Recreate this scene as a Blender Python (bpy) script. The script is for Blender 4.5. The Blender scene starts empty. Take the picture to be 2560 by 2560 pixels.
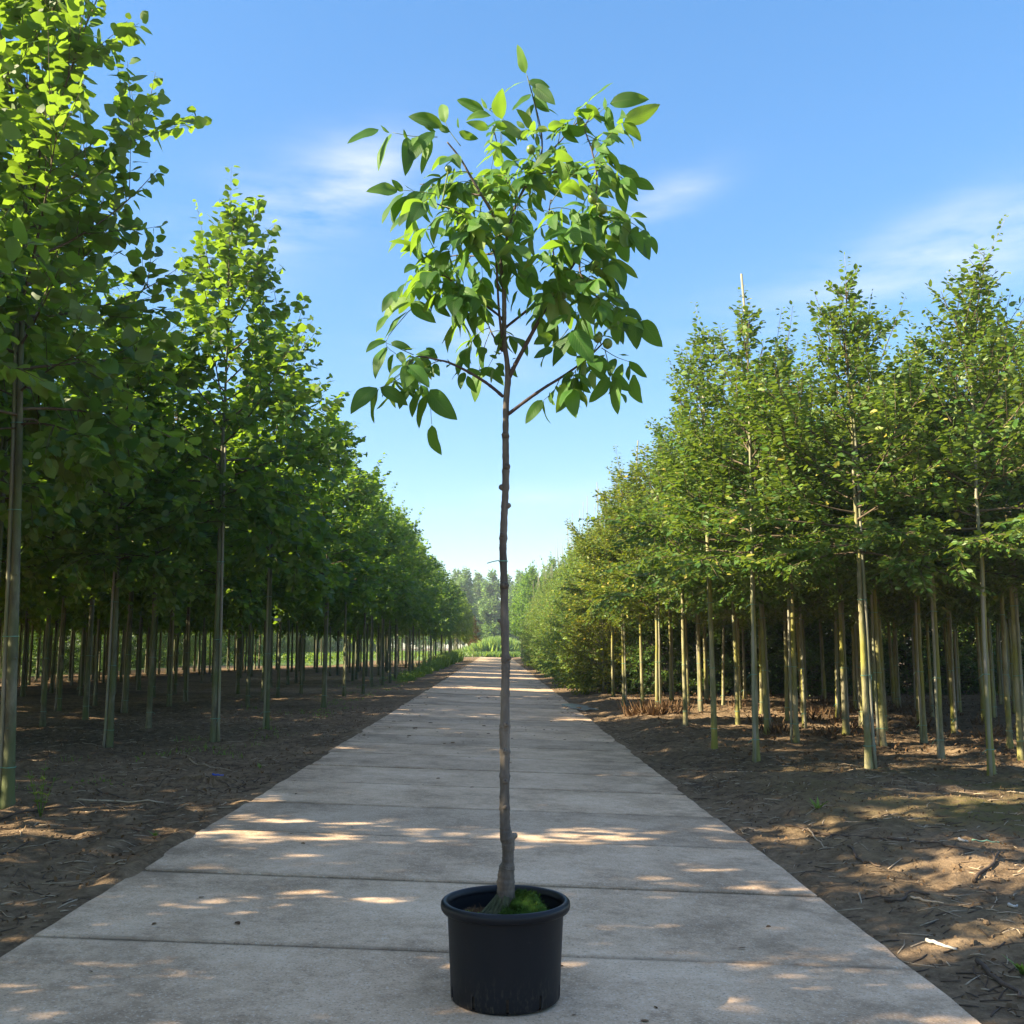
import bpy, math, random
import numpy as np
from mathutils import Vector, Matrix

R = math.radians
random.seed(7)
scene = bpy.context.scene
COL = scene.collection

# ------------------------------------------------------------------ camera
CAM_H = 1.5
PITCH = R(7.50)
YAW = R(0.843)          # camera turned slightly right of the road axis (+Y)
cam_data = bpy.data.cameras.new("camera")
cam_data.sensor_width = 36.0
cam_data.lens = 36.0
cam_data.clip_start = 0.05
cam_data.clip_end = 3000.0
cam = bpy.data.objects.new("camera", cam_data)
COL.objects.link(cam)
cam.location = (0, 0, CAM_H)
cam.rotation_euler = (math.pi / 2 + PITCH, 0, -YAW)
scene.camera = cam

# ------------------------------------------------------------------ light
SUN_ELEV = R(31)
SUN_AZ = R(-102)         # from +Y, negative = to the left of the road, a touch behind the camera
sdir = Vector((math.sin(SUN_AZ) * math.cos(SUN_ELEV), math.cos(SUN_AZ) * math.cos(SUN_ELEV), math.sin(SUN_ELEV)))
sun_data = bpy.data.lights.new("sun", 'SUN')
sun_data.energy = 4.6
sun_data.angle = R(0.55)
sun_data.color = (1.0, 0.85, 0.61)
sun = bpy.data.objects.new("sun", sun_data)
COL.objects.link(sun)
sun.rotation_euler = (-sdir).to_track_quat('-Z', 'Y').to_euler()
sun.location = sdir * 60

world = bpy.data.worlds.new("World")
scene.world = world
world.use_nodes = True
wn, wl = world.node_tree.nodes, world.node_tree.links
wn.clear()
w_out = wn.new('ShaderNodeOutputWorld')
w_bg = wn.new('ShaderNodeBackground')
w_bg.inputs['Strength'].default_value = 0.11
sky = wn.new('ShaderNodeTexSky')
sky.sky_type = 'NISHITA'
sky.sun_disc = False
sky.sun_elevation = SUN_ELEV
sky.sun_rotation = SUN_AZ
sky.altitude = 20
sky.air_density = 1.0
sky.dust_density = 0.15
sky.ozone_density = 3.0


def wmath(op, a, b=None):
    n = wn.new('ShaderNodeMath')
    n.operation = op
    for i, v in enumerate((a, b)):
        if v is None:
            continue
        if isinstance(v, (int, float)):
            n.inputs[i].default_value = v
        else:
            wl.new(v, n.inputs[i])
    return n.outputs[0]


def view_dir(px, py):
    """World direction of a pixel of the 2560 px photograph: where a far cloud stands in the sky."""
    f0 = Vector((math.sin(YAW), math.cos(YAW), 0))
    fwd = f0 * math.cos(PITCH) + Vector((0, 0, math.sin(PITCH)))
    rt = Vector((math.cos(YAW), -math.sin(YAW), 0))
    up = rt.cross(fwd)
    return fwd + rt * ((px - 1280) / 2560.0) - up * ((py - 1280) / 2560.0)


tc = wn.new('ShaderNodeTexCoord')
cl_map = wn.new('ShaderNodeMapping')
cl_map.inputs['Scale'].default_value = (5, 9, 22)
wl.new(tc.outputs['Generated'], cl_map.inputs['Vector'])
cl_noise = wn.new('ShaderNodeTexNoise')
cl_noise.inputs['Scale'].default_value = 1.3
cl_noise.inputs['Detail'].default_value = 7
cl_noise.inputs['Roughness'].default_value = 0.55
wl.new(cl_map.outputs[0], cl_noise.inputs['Vector'])
cl_total = None
for (cx, cy, ang, su, sw, amp) in [(740, 520, 24, .105, .036, 1.0), (900, 450, 30, .05, .02, .6), (1650, 505, 20, .05, .017, .7), (2190, 690, 14, .13, .030, .65), (2440, 630, 8, .06, .04, .6),
                                   (1180, 860, 5, .08, .035, .55), (1340, 1250, 5, .09, .02, .35)]:
    c = view_dir(cx, cy).normalized()
    rt = Vector((0, 1, 0)).cross(Vector((0, 0, 1))).normalized()
    upv = Vector((0, 0, 1))
    a = (rt * math.cos(R(ang)) + upv * math.sin(R(ang)))
    b = (upv * math.cos(R(ang)) - rt * math.sin(R(ang)))
    sub = wn.new('ShaderNodeVectorMath'); sub.operation = 'SUBTRACT'
    nrm = wn.new('ShaderNodeVectorMath'); nrm.operation = 'NORMALIZE'
    wl.new(tc.outputs['Generated'], nrm.inputs[0])
    wl.new(nrm.outputs[0], sub.inputs[0]); sub.inputs[1].default_value = c
    qs = []
    for vec, s in ((a, su), (b, sw)):
        d = wn.new('ShaderNodeVectorMath'); d.operation = 'DOT_PRODUCT'
        wl.new(sub.outputs[0], d.inputs[0]); d.inputs[1].default_value = vec / s
        qs.append(wmath('POWER', wmath('ABSOLUTE', d.outputs['Value']), 2.0))
    m = wmath('POWER', 2.718, wmath('MULTIPLY', wmath('ADD', qs[0], qs[1]), -1.0))
    m = wmath('MULTIPLY', m, amp)
    cl_total = m if cl_total is None else wmath('ADD', cl_total, m)
# cloud veil added overhead, out of view, to brighten and neutralise the fill
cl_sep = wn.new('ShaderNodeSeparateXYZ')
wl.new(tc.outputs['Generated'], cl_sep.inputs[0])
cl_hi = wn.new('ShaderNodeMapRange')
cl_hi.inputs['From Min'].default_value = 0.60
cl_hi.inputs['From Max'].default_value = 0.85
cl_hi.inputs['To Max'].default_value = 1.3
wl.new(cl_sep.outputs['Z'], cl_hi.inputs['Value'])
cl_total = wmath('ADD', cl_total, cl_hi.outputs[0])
cl_r = wn.new('ShaderNodeMapRange')
cl_r.inputs['From Min'].default_value = 0.36
cl_r.inputs['From Max'].default_value = 0.72
wl.new(cl_noise.outputs['Fac'], cl_r.inputs['Value'])
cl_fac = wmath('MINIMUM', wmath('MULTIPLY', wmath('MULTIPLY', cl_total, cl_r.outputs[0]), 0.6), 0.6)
hsv = wn.new('ShaderNodeHueSaturation')
hsv.inputs['Hue'].default_value = 0.506
hsv.inputs['Saturation'].default_value = 1.56
hsv.inputs['Value'].default_value = 1.0
sk_g = wn.new('ShaderNodeGamma')
sk_g.inputs['Gamma'].default_value = 0.62
wl.new(sky.outputs[0], sk_g.inputs['Color'])
wl.new(sk_g.outputs[0], hsv.inputs['Color'])
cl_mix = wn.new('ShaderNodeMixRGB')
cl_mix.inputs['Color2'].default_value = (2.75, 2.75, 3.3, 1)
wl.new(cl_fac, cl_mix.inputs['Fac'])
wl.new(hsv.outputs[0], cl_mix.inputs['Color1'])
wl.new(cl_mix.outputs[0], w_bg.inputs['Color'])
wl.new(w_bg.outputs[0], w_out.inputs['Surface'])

scene.view_settings.view_transform = 'Standard'
scene.view_settings.look = 'None'
scene.view_settings.exposure = 2.12
scene.view_settings.gamma = 1.0
scene.view_settings.use_curve_mapping = False
scene.render.engine = 'CYCLES'
scene.cycles.use_denoising = True
scene.cycles.max_bounces = 8
scene.cycles.diffuse_bounces = 4
scene.cycles.transmission_bounces = 5
scene.cycles.transparent_max_bounces = 8
scene.cycles.sample_clamp_indirect = 6.0

# ------------------------------------------------------------------ helpers
_f0 = np.array([math.sin(YAW), math.cos(YAW), 0])
_fwd = _f0 * math.cos(PITCH) + np.array([0, 0, math.sin(PITCH)])
_rt = np.array([math.cos(YAW), -math.sin(YAW), 0])
_up = np.cross(_rt, _fwd)


def at(px, py, Y):
    """The point at road distance Y that the 2560 px photograph shows at (px, py)."""
    d = _fwd + _rt * ((px - 1280) / 2560.0) - _up * ((py - 1280) / 2560.0)
    p = d * (Y / d[1])
    return np.array([p[0], Y, p[2] + CAM_H])


def ground_at(px, py):
    d = _fwd + _rt * ((px - 1280) / 2560.0) - _up * ((py - 1280) / 2560.0)
    p = d * (-CAM_H / d[2])
    return np.array([p[0], p[1], 0.0])


def unit(v):
    v = np.asarray(v, float)
    n = np.linalg.norm(v, axis=-1, keepdims=True)
    return v / np.maximum(n, 1e-9)


def value_noise(x, y, seed=0):
    def h(i, j):
        n = np.sin(i * 127.1 + j * 311.7 + seed * 74.7) * 43758.5453
        return n - np.floor(n)
    xi, yi = np.floor(x), np.floor(y)
    xf, yf = x - xi, y - yi
    u, v = xf * xf * (3 - 2 * xf), yf * yf * (3 - 2 * yf)
    return (h(xi, yi) * (1 - u) * (1 - v) + h(xi + 1, yi) * u * (1 - v) + h(xi, yi + 1) * (1 - u) * v + h(xi + 1, yi + 1) * u * v) * 2 - 1


def fbm(x, y, seed=0, octaves=4):
    t, a, f = 0, 1.0, 1.0
    for o in range(octaves):
        t = t + a * value_noise(x * f, y * f, seed + o)
        a *= .5
        f *= 2.03
    return t


class Geo:
    """Collects vertices and faces (with a material index each) for ONE mesh object."""

    def __init__(self):
        self.v, self.f, self.m, self.uv = [], [], [], []
        self.n = 0

    def add(self, verts, faces, mi=0, uv=None):
        verts = np.asarray(verts, float)
        self.v.append(verts)
        o = self.n
        self.f += [tuple(i + o for i in f) for f in faces]
        self.m += [mi] * len(faces)
        self.uv.append(np.asarray(uv, float) if uv is not None else np.zeros((len(verts), 2)))
        self.n += len(verts)

    def tube(self, pts, rad, sides=8, mi=0, cap=True, wob=0.0, rng=None):
        pts = np.asarray(pts, float)
        k = len(pts)
        rad = np.broadcast_to(np.asarray(rad, float), (k,))
        tan = unit(np.gradient(pts, axis=0))
        ref = np.array([0, 0, 1.0]) if abs(tan[0][2]) < .9 else np.array([1.0, 0, 0])
        s = unit(np.cross(tan, ref))
        t = np.cross(tan, s)
        a = np.linspace(0, 2 * np.pi, sides, endpoint=False)
        r = rad[:, None] * np.ones((k, sides))
        if wob and rng is not None:
            r = r * (1 + wob * rng.standard_normal((k, sides)))
        V = pts[:, None, :] + r[..., None] * (np.cos(a)[None, :, None] * s[:, None, :] + np.sin(a)[None, :, None] * t[:, None, :])
        F = []
        for i in range(k - 1):
            for j in range(sides):
                j2 = (j + 1) % sides
                F.append((i * sides + j, i * sides + j2, (i + 1) * sides + j2, (i + 1) * sides + j))
        if cap:
            F.append(tuple(range(sides - 1, -1, -1)))
            F.append(tuple((k - 1) * sides + j for j in range(sides)))
        uv = np.zeros((k * sides, 2))
        self.add(V.reshape(-1, 3), F, mi, uv)

    def box(self, c, size, rz=0.0, mi=0):
        c = np.asarray(c, float)
        sx, sy, sz = np.asarray(size, float) / 2
        co, si = math.cos(rz), math.sin(rz)
        V = []
        for z in (-sz, sz):
            for x, y in ((-sx, -sy), (sx, -sy), (sx, sy), (-sx, sy)):
                V.append((c[0] + x * co - y * si, c[1] + x * si + y * co, c[2] + z))
        self.add(V, [(3, 2, 1, 0), (4, 5, 6, 7), (0, 1, 5, 4), (1, 2, 6, 5), (2, 3, 7, 6), (3, 0, 4, 7)], mi)

    def build(self, name, mats, parent=None, smooth=True):
        me = bpy.data.meshes.new(name)
        V = np.concatenate(self.v) if self.v else np.zeros((0, 3))
        ln = np.array([len(f) for f in self.f], dtype=np.int32)
        flat = np.fromiter((i for f in self.f for i in f), dtype=np.int32, count=int(ln.sum()))
        me.vertices.add(len(V))
        me.vertices.foreach_set('co', V.astype(np.float32).ravel())
        me.loops.add(len(flat))
        me.loops.foreach_set('vertex_index', flat)
        me.polygons.add(len(ln))
        me.polygons.foreach_set('loop_start', np.concatenate([[0], np.cumsum(ln)[:-1]]).astype(np.int32))
        me.polygons.foreach_set('loop_total', ln)
        me.polygons.foreach_set('material_index', np.array(self.m, dtype=np.int32))
        me.polygons.foreach_set('use_smooth', np.full(len(ln), smooth))
        U = np.concatenate(self.uv)
        if np.any(U):
            lay = me.uv_layers.new(name="UVMap")
            lay.data.foreach_set('uv', U[flat].astype(np.float32).ravel())
        for mt in (mats if isinstance(mats, (list, tuple)) else [mats]):
            me.materials.append(mt)
        me.update(calc_edges=True)
        me.validate()
        o = bpy.data.objects.new(name, me)
        COL.objects.link(o)
        if parent is not None:
            o.parent = parent
        return o


def leaf_batch(geo, tmpl_v, tmpl_f, pos, d, n, size, mi=0, wid=None):
    """Many leaves: template (x along the leaf, y across, z out of the blade) set at POS along D with blade normal N."""
    pos = np.asarray(pos, float)
    d = unit(d)
    n = unit(n - d * np.sum(n * d, axis=1, keepdims=True))
    s = np.cross(n, d)
    size = np.asarray(size, float)[:, None, None]
    w = size if wid is None else size * np.asarray(wid, float)[:, None, None]
    T = np.asarray(tmpl_v, float)
    V = pos[:, None, :] + size * T[None, :, 0:1] * d[:, None, :] + w * T[None, :, 1:2] * s[:, None, :] + size * T[None, :, 2:3] * n[:, None, :]
    k = len(T)
    N = len(pos)
    F = np.asarray(tmpl_f)
    allf = (F[None] + (np.arange(N) * k)[:, None, None]).reshape(-1, F.shape[1])
    uv = np.tile(np.stack([T[:, 0], T[:, 1] + .5], 1), (N, 1))
    geo.v.append(V.reshape(-1, 3))
    o = geo.n
    geo.f += [tuple(r) for r in (allf + o).tolist()]
    geo.m += [mi] * len(allf)
    geo.uv.append(uv)
    geo.n += N * k


def tag(o, label=None, cat=None, group=None, kind=None):
    if label: o['label'] = label
    if cat: o['category'] = cat
    if group: o['group'] = group
    if kind: o['kind'] = kind
    return o


def empty(name, loc=(0, 0, 0), rz=0.0):
    o = bpy.data.objects.new(name, None)
    o.empty_display_size = .2
    COL.objects.link(o)
    o.location = loc
    o.rotation_euler = (0, 0, rz)
    return o


KIDS = {}


def adopt(root, *parts):
    KIDS[root.name] = list(parts)
    return root


def copy_tree(src, parent=None):
    c = src.copy()
    COL.objects.link(c)
    if parent is not None:
        c.parent = parent
    KIDS[c.name] = [copy_tree(k, c) for k in KIDS.get(src.name, [])]
    return c


# ------------------------------------------------------------------ materials
def new_mat(name):
    m = bpy.data.materials.new(name)
    m.use_nodes = True
    nt = m.node_tree
    nt.nodes.clear()
    out = nt.nodes.new('ShaderNodeOutputMaterial')
    return m, nt.nodes, nt.links, out


def ramp(nodes, stops):
    r = nodes.new('ShaderNodeValToRGB')
    els = r.color_ramp.elements
    while len(els) > 1:
        els.remove(els[0])
    els[0].position, els[0].color = stops[0][0], (*stops[0][1], 1)
    for p, c in stops[1:]:
        e = els.new(p)
        e.color = (*c, 1)
    return r


def noise(nodes, links, scale, detail=5, rough=.6, vec=None, stretch=None):
    n = nodes.new('ShaderNodeTexNoise')
    n.inputs['Scale'].default_value = scale
    n.inputs['Detail'].default_value = detail
    n.inputs['Roughness'].default_value = rough
    if vec is not None:
        if stretch:
            mp = nodes.new('ShaderNodeMapping')
            mp.inputs['Scale'].default_value = stretch
            links.new(vec, mp.inputs['Vector'])
            vec = mp.outputs[0]
        links.new(vec, n.inputs['Vector'])
    return n


def leaf_mat(name, stops, trans, under, tmix=.42, rough=.42, spec=.35, veins=False):
    """A leaf: glossy upper face, paler matt underside, light shining through the blade; shade varies leaf by leaf."""
    m, N, L, out = new_mat(name)
    geo = N.new('ShaderNodeNewGeometry')
    oi = N.new('ShaderNodeObjectInfo')
    r = ramp(N, stops)
    L.new(geo.outputs['Random Per Island'], r.inputs[0])
    und = N.new('ShaderNodeMixRGB')
    und.inputs['Color2'].default_value = (*under, 1)
    L.new(geo.outputs['Backfacing'], und.inputs['Fac'])
    L.new(r.outputs[0], und.inputs['Color1'])
    col = und.outputs[0]
    bump = None
    if veins:
        uv = N.new('ShaderNodeUVMap')
        sep = N.new('ShaderNodeSeparateXYZ')
        L.new(uv.outputs[0], sep.inputs[0])

        def mth(op, a, b=None):
            q = N.new('ShaderNodeMath'); q.operation = op
            for i, v in enumerate((a, b)):
                if v is None: continue
                if isinstance(v, (int, float)): q.inputs[i].default_value = v
                else: L.new(v, q.inputs[i])
            return q.outputs[0]
        av = mth('ABSOLUTE', mth('SUBTRACT', sep.outputs['Y'], .5))
        lat = mth('ADD', mth('MULTIPLY', sep.outputs['X'], 62.0), mth('MULTIPLY', av, -46.0))
        w = mth('POWER', mth('ABSOLUTE', mth('SINE', mth('MULTIPLY', lat, .5))), 10.0)
        mid = mth('LESS_THAN', av, .022)
        vein = mth('MAXIMUM', mth('MULTIPLY', w, .55), mid)
        vm = N.new('ShaderNodeMixRGB')
        vm.inputs['Color2'].default_value = (.2, .26, .08, 1)
        L.new(mth('MULTIPLY', vein, .38), vm.inputs['Fac'])
        L.new(col, vm.inputs['Color1'])
        col = vm.outputs[0]
        bump = N.new('ShaderNodeBump')
        bump.inputs['Strength'].default_value = .5
        bump.inputs['Distance'].default_value = .004
        L.new(vein, bump.inputs['Height'])
    mul = N.new('ShaderNodeMixRGB'); mul.blend_type = 'MULTIPLY'; mul.inputs['Fac'].default_value = 1
    L.new(col, mul.inputs['Color1']); L.new(oi.outputs['Color'], mul.inputs['Color2'])
    p = N.new('ShaderNodeBsdfPrincipled')
    p.inputs['Roughness'].default_value = rough
    p.inputs['Specular IOR Level'].default_value = spec
    L.new(mul.outputs[0], p.inputs['Base Color'])
    if bump: L.new(bump.outputs[0], p.inputs['Normal'])
    t = N.new('ShaderNodeBsdfTranslucent')
    tm = N.new('ShaderNodeMixRGB'); tm.blend_type = 'MULTIPLY'; tm.inputs['Fac'].default_value = 1
    tm.inputs['Color1'].default_value = (*trans, 1)
    L.new(oi.outputs['Color'], tm.inputs['Color2'])
    L.new(tm.outputs[0], t.inputs['Color'])
    mx = N.new('ShaderNodeMixShader'); mx.inputs[0].default_value = tmix
    L.new(p.outputs[0], mx.inputs[1]); L.new(t.outputs[0], mx.inputs[2])
    L.new(mx.outputs[0], out.inputs['Surface'])
    return m


def bark_mat(name, stops, scale=9, stretch=(1, 1, .16), rough=.8, bump=.5, algae=None):
    m, N, L, out = new_mat(name)
    tcn = N.new('ShaderNodeTexCoord')
    oi = N.new('ShaderNodeObjectInfo')
    off = N.new('ShaderNodeVectorMath'); off.operation = 'ADD'
    sc = N.new('ShaderNodeVectorMath'); sc.operation = 'SCALE'
    comb = N.new('ShaderNodeCombineXYZ')
    L.new(oi.outputs['Random'], comb.inputs[0]); L.new(oi.outputs['Random'], comb.inputs[2])
    L.new(comb.outputs[0], sc.inputs[0]); sc.inputs['Scale'].default_value = 37
    L.new(tcn.outputs['Object'], off.inputs[0]); L.new(sc.outputs[0], off.inputs[1])
    n1 = noise(N, L, scale, 6, .65, off.outputs[0], stretch)
    r = ramp(N, stops)
    L.new(n1.outputs['Fac'], r.inputs[0])
    col = r.outputs[0]
    if algae:
        n2 = noise(N, L, 3.2, 4, .6, off.outputs[0], (1, 1, .35))
        r2 = ramp(N, [(.38, (0, 0, 0)), (.62, (1, 1, 1))])
        L.new(n2.outputs['Fac'], r2.inputs[0])
        mx = N.new('ShaderNodeMixRGB'); mx.inputs['Color2'].default_value = (*algae, 1)
        L.new(r2.outputs[0], mx.inputs['Fac']); L.new(col, mx.inputs['Color1'])
        col = mx.outputs[0]
    n3 = noise(N, L, 60, 3, .6, off.outputs[0], (1, 1, .35))
    b = N.new('ShaderNodeBump'); b.inputs['Strength'].default_value = bump; b.inputs['Distance'].default_value = .008
    L.new(n3.outputs['Fac'], b.inputs['Height'])
    p = N.new('ShaderNodeBsdfPrincipled')
    p.inputs['Roughness'].default_value = rough
    p.inputs['Specular IOR Level'].default_value = .25
    L.new(col, p.inputs['Base Color']); L.new(b.outputs[0], p.inputs['Normal'])
    L.new(p.outputs[0], out.inputs['Surface'])
    return m


def plain_mat(name, c, rough=.6, var=.25, scale=30, bump=0.0, spec=.3):
    m, N, L, out = new_mat(name)
    tcn = N.new('ShaderNodeTexCoord')
    n1 = noise(N, L, scale, 5, .6, tcn.outputs['Object'])
    r = ramp(N, [(.3, tuple(x * (1 - var) for x in c)), (.7, tuple(min(1, x * (1 + var)) for x in c))])
    L.new(n1.outputs['Fac'], r.inputs[0])
    p = N.new('ShaderNodeBsdfPrincipled')
    p.inputs['Roughness'].default_value = rough
    p.inputs['Specular IOR Level'].default_value = spec
    L.new(r.outputs[0], p.inputs['Base Color'])
    if bump:
        b = N.new('ShaderNodeBump'); b.inputs['Strength'].default_value = bump; b.inputs['Distance'].default_value = .006
        L.new(n1.outputs['Fac'], b.inputs['Height']); L.new(b.outputs[0], p.inputs['Normal'])
    L.new(p.outputs[0], out.inputs['Surface'])
    return m


M_LIME = leaf_mat('lime_leaf', [(0, (.022, .062, .016)), (.5, (.035, .095, .018)), (.85, (.055, .125, .02)), (1, (.1, .17, .03))], (.31, .50, .03), (.12, .17, .06), .38, .55, .35)
M_HORN = leaf_mat('hornbeam_leaf', [(0, (.026, .065, .016)), (.5, (.045, .105, .02)), (.82, (.08, .14, .024)), (.95, (.15, .18, .035)), (1, (.26, .22, .04))], (.22, .32, .03), (.10, .15, .05), .28, .5, .33)
M_WALNUT = leaf_mat('walnut_leaf', [(0, (.025, .08, .018)), (.45, (.046, .138, .022)), (.8, (.075, .185, .03)), (1, (.13, .24, .045))], (.25, .44, .03), (.19, .26, .075), .40, .5, .27, True)
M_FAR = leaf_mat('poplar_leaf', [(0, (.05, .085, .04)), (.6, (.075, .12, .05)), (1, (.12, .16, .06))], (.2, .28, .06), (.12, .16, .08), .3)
M_WEED = leaf_mat('weed_leaf', [(0, (.06, .13, .02)), (.6, (.09, .18, .025)), (1, (.16, .24, .04))], (.3, .42, .04), (.1, .17, .04), .4)
M_DEAD = leaf_mat('dead_leaf', [(0, (.06, .035, .018)), (.5, (.12, .07, .035)), (1, (.24, .15, .08))], (.15, .08, .03), (.14, .09, .05), .2, .8, .1)

M_LBARK = bark_mat('lime_bark', [(.34, (.06, .057, .038)), (.5, (.125, .12, .076)), (.66, (.22, .205, .135))], 9, (1, 1, .3), .8, .7, (.10, .125, .045))
M_HBARK = bark_mat('hornbeam_bark', [(.36, (.10, .095, .06)), (.5, (.21, .195, .115)), (.64, (.32, .29, .18))], 9, (1, 1, .3), .8, .7, (.23, .22, .045))
M_STAKE = bark_mat('stake_wood', [(.3, (.17, .15, .115)), (.5, (.27, .245, .19)), (.72, (.37, .34, .27))], 12, (1, 1, .06), .75, .4, (.2, .21, .11))
M_TWIG = bark_mat('twig_bark', [(.3, (.07, .055, .035)), (.7, (.15, .115, .07))], 14, (1, 1, .3), .8, .3)
M_WBARK = bark_mat('walnut_bark', [(.32, (.045, .038, .031)), (.46, (.105, .088, .071)), (.58, (.165, .138, .108)), (.74, (.28, .245, .20))], 13, (1, 1, .22), .7, .8)
M_WTWIG = bark_mat('walnut_twig', [(.3, (.045, .032, .028)), (.7, (.10, .072, .058))], 20, (1, 1, .3), .65, .4)
M_TIE = plain_mat('green_string', (.14, .30, .22), .6)
M_TAG = plain_mat('pale_plastic', (.44, .42, .38), .5, .12)
M_RACHIS = plain_mat('leaf_stalk', (.12, .16, .04), .5)
M_FRUIT = plain_mat('walnut_husk', (.13, .20, .035), .38, .22, 60, .25, .45)
M_STICK = plain_mat('dry_stick', (.085, .06, .042), .85, .4, 18)
M_PALESTICK = plain_mat('bleached_stick', (.38, .30, .205), .8, .25, 22)
M_CLOD = plain_mat('soil_clod', (.15, .105, .064), .95, .45, 25, .5, .1)
M_STONE = plain_mat('pebble', (.4, .36, .3), .8, .3, 20)


def ground_material():
    m, N, L, out = new_mat('soil')
    tcn = N.new('ShaderNodeTexCoord')
    pos = tcn.outputs['Object']
    n1 = noise(N, L, .55, 8, .62, pos)
    n2 = noise(N, L, 9, 7, .7, pos)
    n3 = noise(N, L, 38, 5, .7, pos)
    r1 = ramp(N, [(.37, (.08, .055, .033)), (.5, (.19, .132, .079)), (.63, (.31, .22, .134))])
    add = N.new('ShaderNodeMixRGB'); add.inputs['Fac'].default_value = .62
    L.new(n1.outputs['Fac'], add.inputs['Color1']); L.new(n2.outputs['Fac'], add.inputs['Color2'])
    L.new(add.outputs[0], r1.inputs[0])
    sp = ramp(N, [(.54, (0, 0, 0)), (.66, (1, 1, 1))])
    L.new(n3.outputs['Fac'], sp.inputs[0])
    mx = N.new('ShaderNodeMixRGB'); mx.inputs['Color2'].default_value = (.34, .255, .16, 1)
    sc = N.new('ShaderNodeMath'); sc.operation = 'MULTIPLY'; sc.inputs[1].default_value = .5
    L.new(sp.outputs[0], sc.inputs[0]); L.new(sc.outputs[0], mx.inputs['Fac']); L.new(r1.outputs[0], mx.inputs['Color1'])
    # thin moss on the open strip right of the road
    sep = N.new('ShaderNodeSeparateXYZ'); L.new(pos, sep.inputs[0])
    nm = noise(N, L, .7, 5, .6, pos, (1, .7, 1))

    def rng_(sock, a, b):
        q = N.new('ShaderNodeMapRange'); q.inputs['From Min'].default_value = a; q.inputs['From Max'].default_value = b
        L.new(sock, q.inputs['Value']); return q.outputs[0]

    def mul(a, b):
        q = N.new('ShaderNodeMath'); q.operation = 'MULTIPLY'; L.new(a, q.inputs[0]); L.new(b, q.inputs[1]); return q.outputs[0]
    mm = mul(rng_(sep.outputs['X'], 2.2, 4.2), mul(rng_(sep.outputs['Y'], 14.5, 11.5), rng_(nm.outputs['Fac'], .40, .60)))
    mm = mul(mm, rng_(n2.outputs['Fac'], .3, .55))
    mo = N.new('ShaderNodeMixRGB'); mo.inputs['Color2'].default_value = (.135, .115, .04, 1)
    L.new(mm, mo.inputs['Fac']); L.new(mx.outputs[0], mo.inputs['Color1'])
    b = N.new('ShaderNodeBump'); b.inputs['Strength'].default_value = 1.0; b.inputs['Distance'].default_value = .06
    hb = N.new('ShaderNodeMixRGB'); hb.inputs['Fac'].default_value = .45
    L.new(n2.outputs['Fac'], hb.inputs['Color1']); L.new(n3.outputs['Fac'], hb.inputs['Color2'])
    L.new(hb.outputs[0], b.inputs['Height'])
    p = N.new('ShaderNodeBsdfPrincipled'); p.inputs['Roughness'].default_value = .95; p.inputs['Specular IOR Level'].default_value = .1
    L.new(mo.outputs[0], p.inputs['Base Color']); L.new(b.outputs[0], p.inputs['Normal'])
    L.new(p.outputs[0], out.inputs['Surface'])
    return m


SKEW = -.02             # joints run almost square across the road
SLAB = 1.50
JOINT0 = 6.80 - 8 * SLAB


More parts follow.
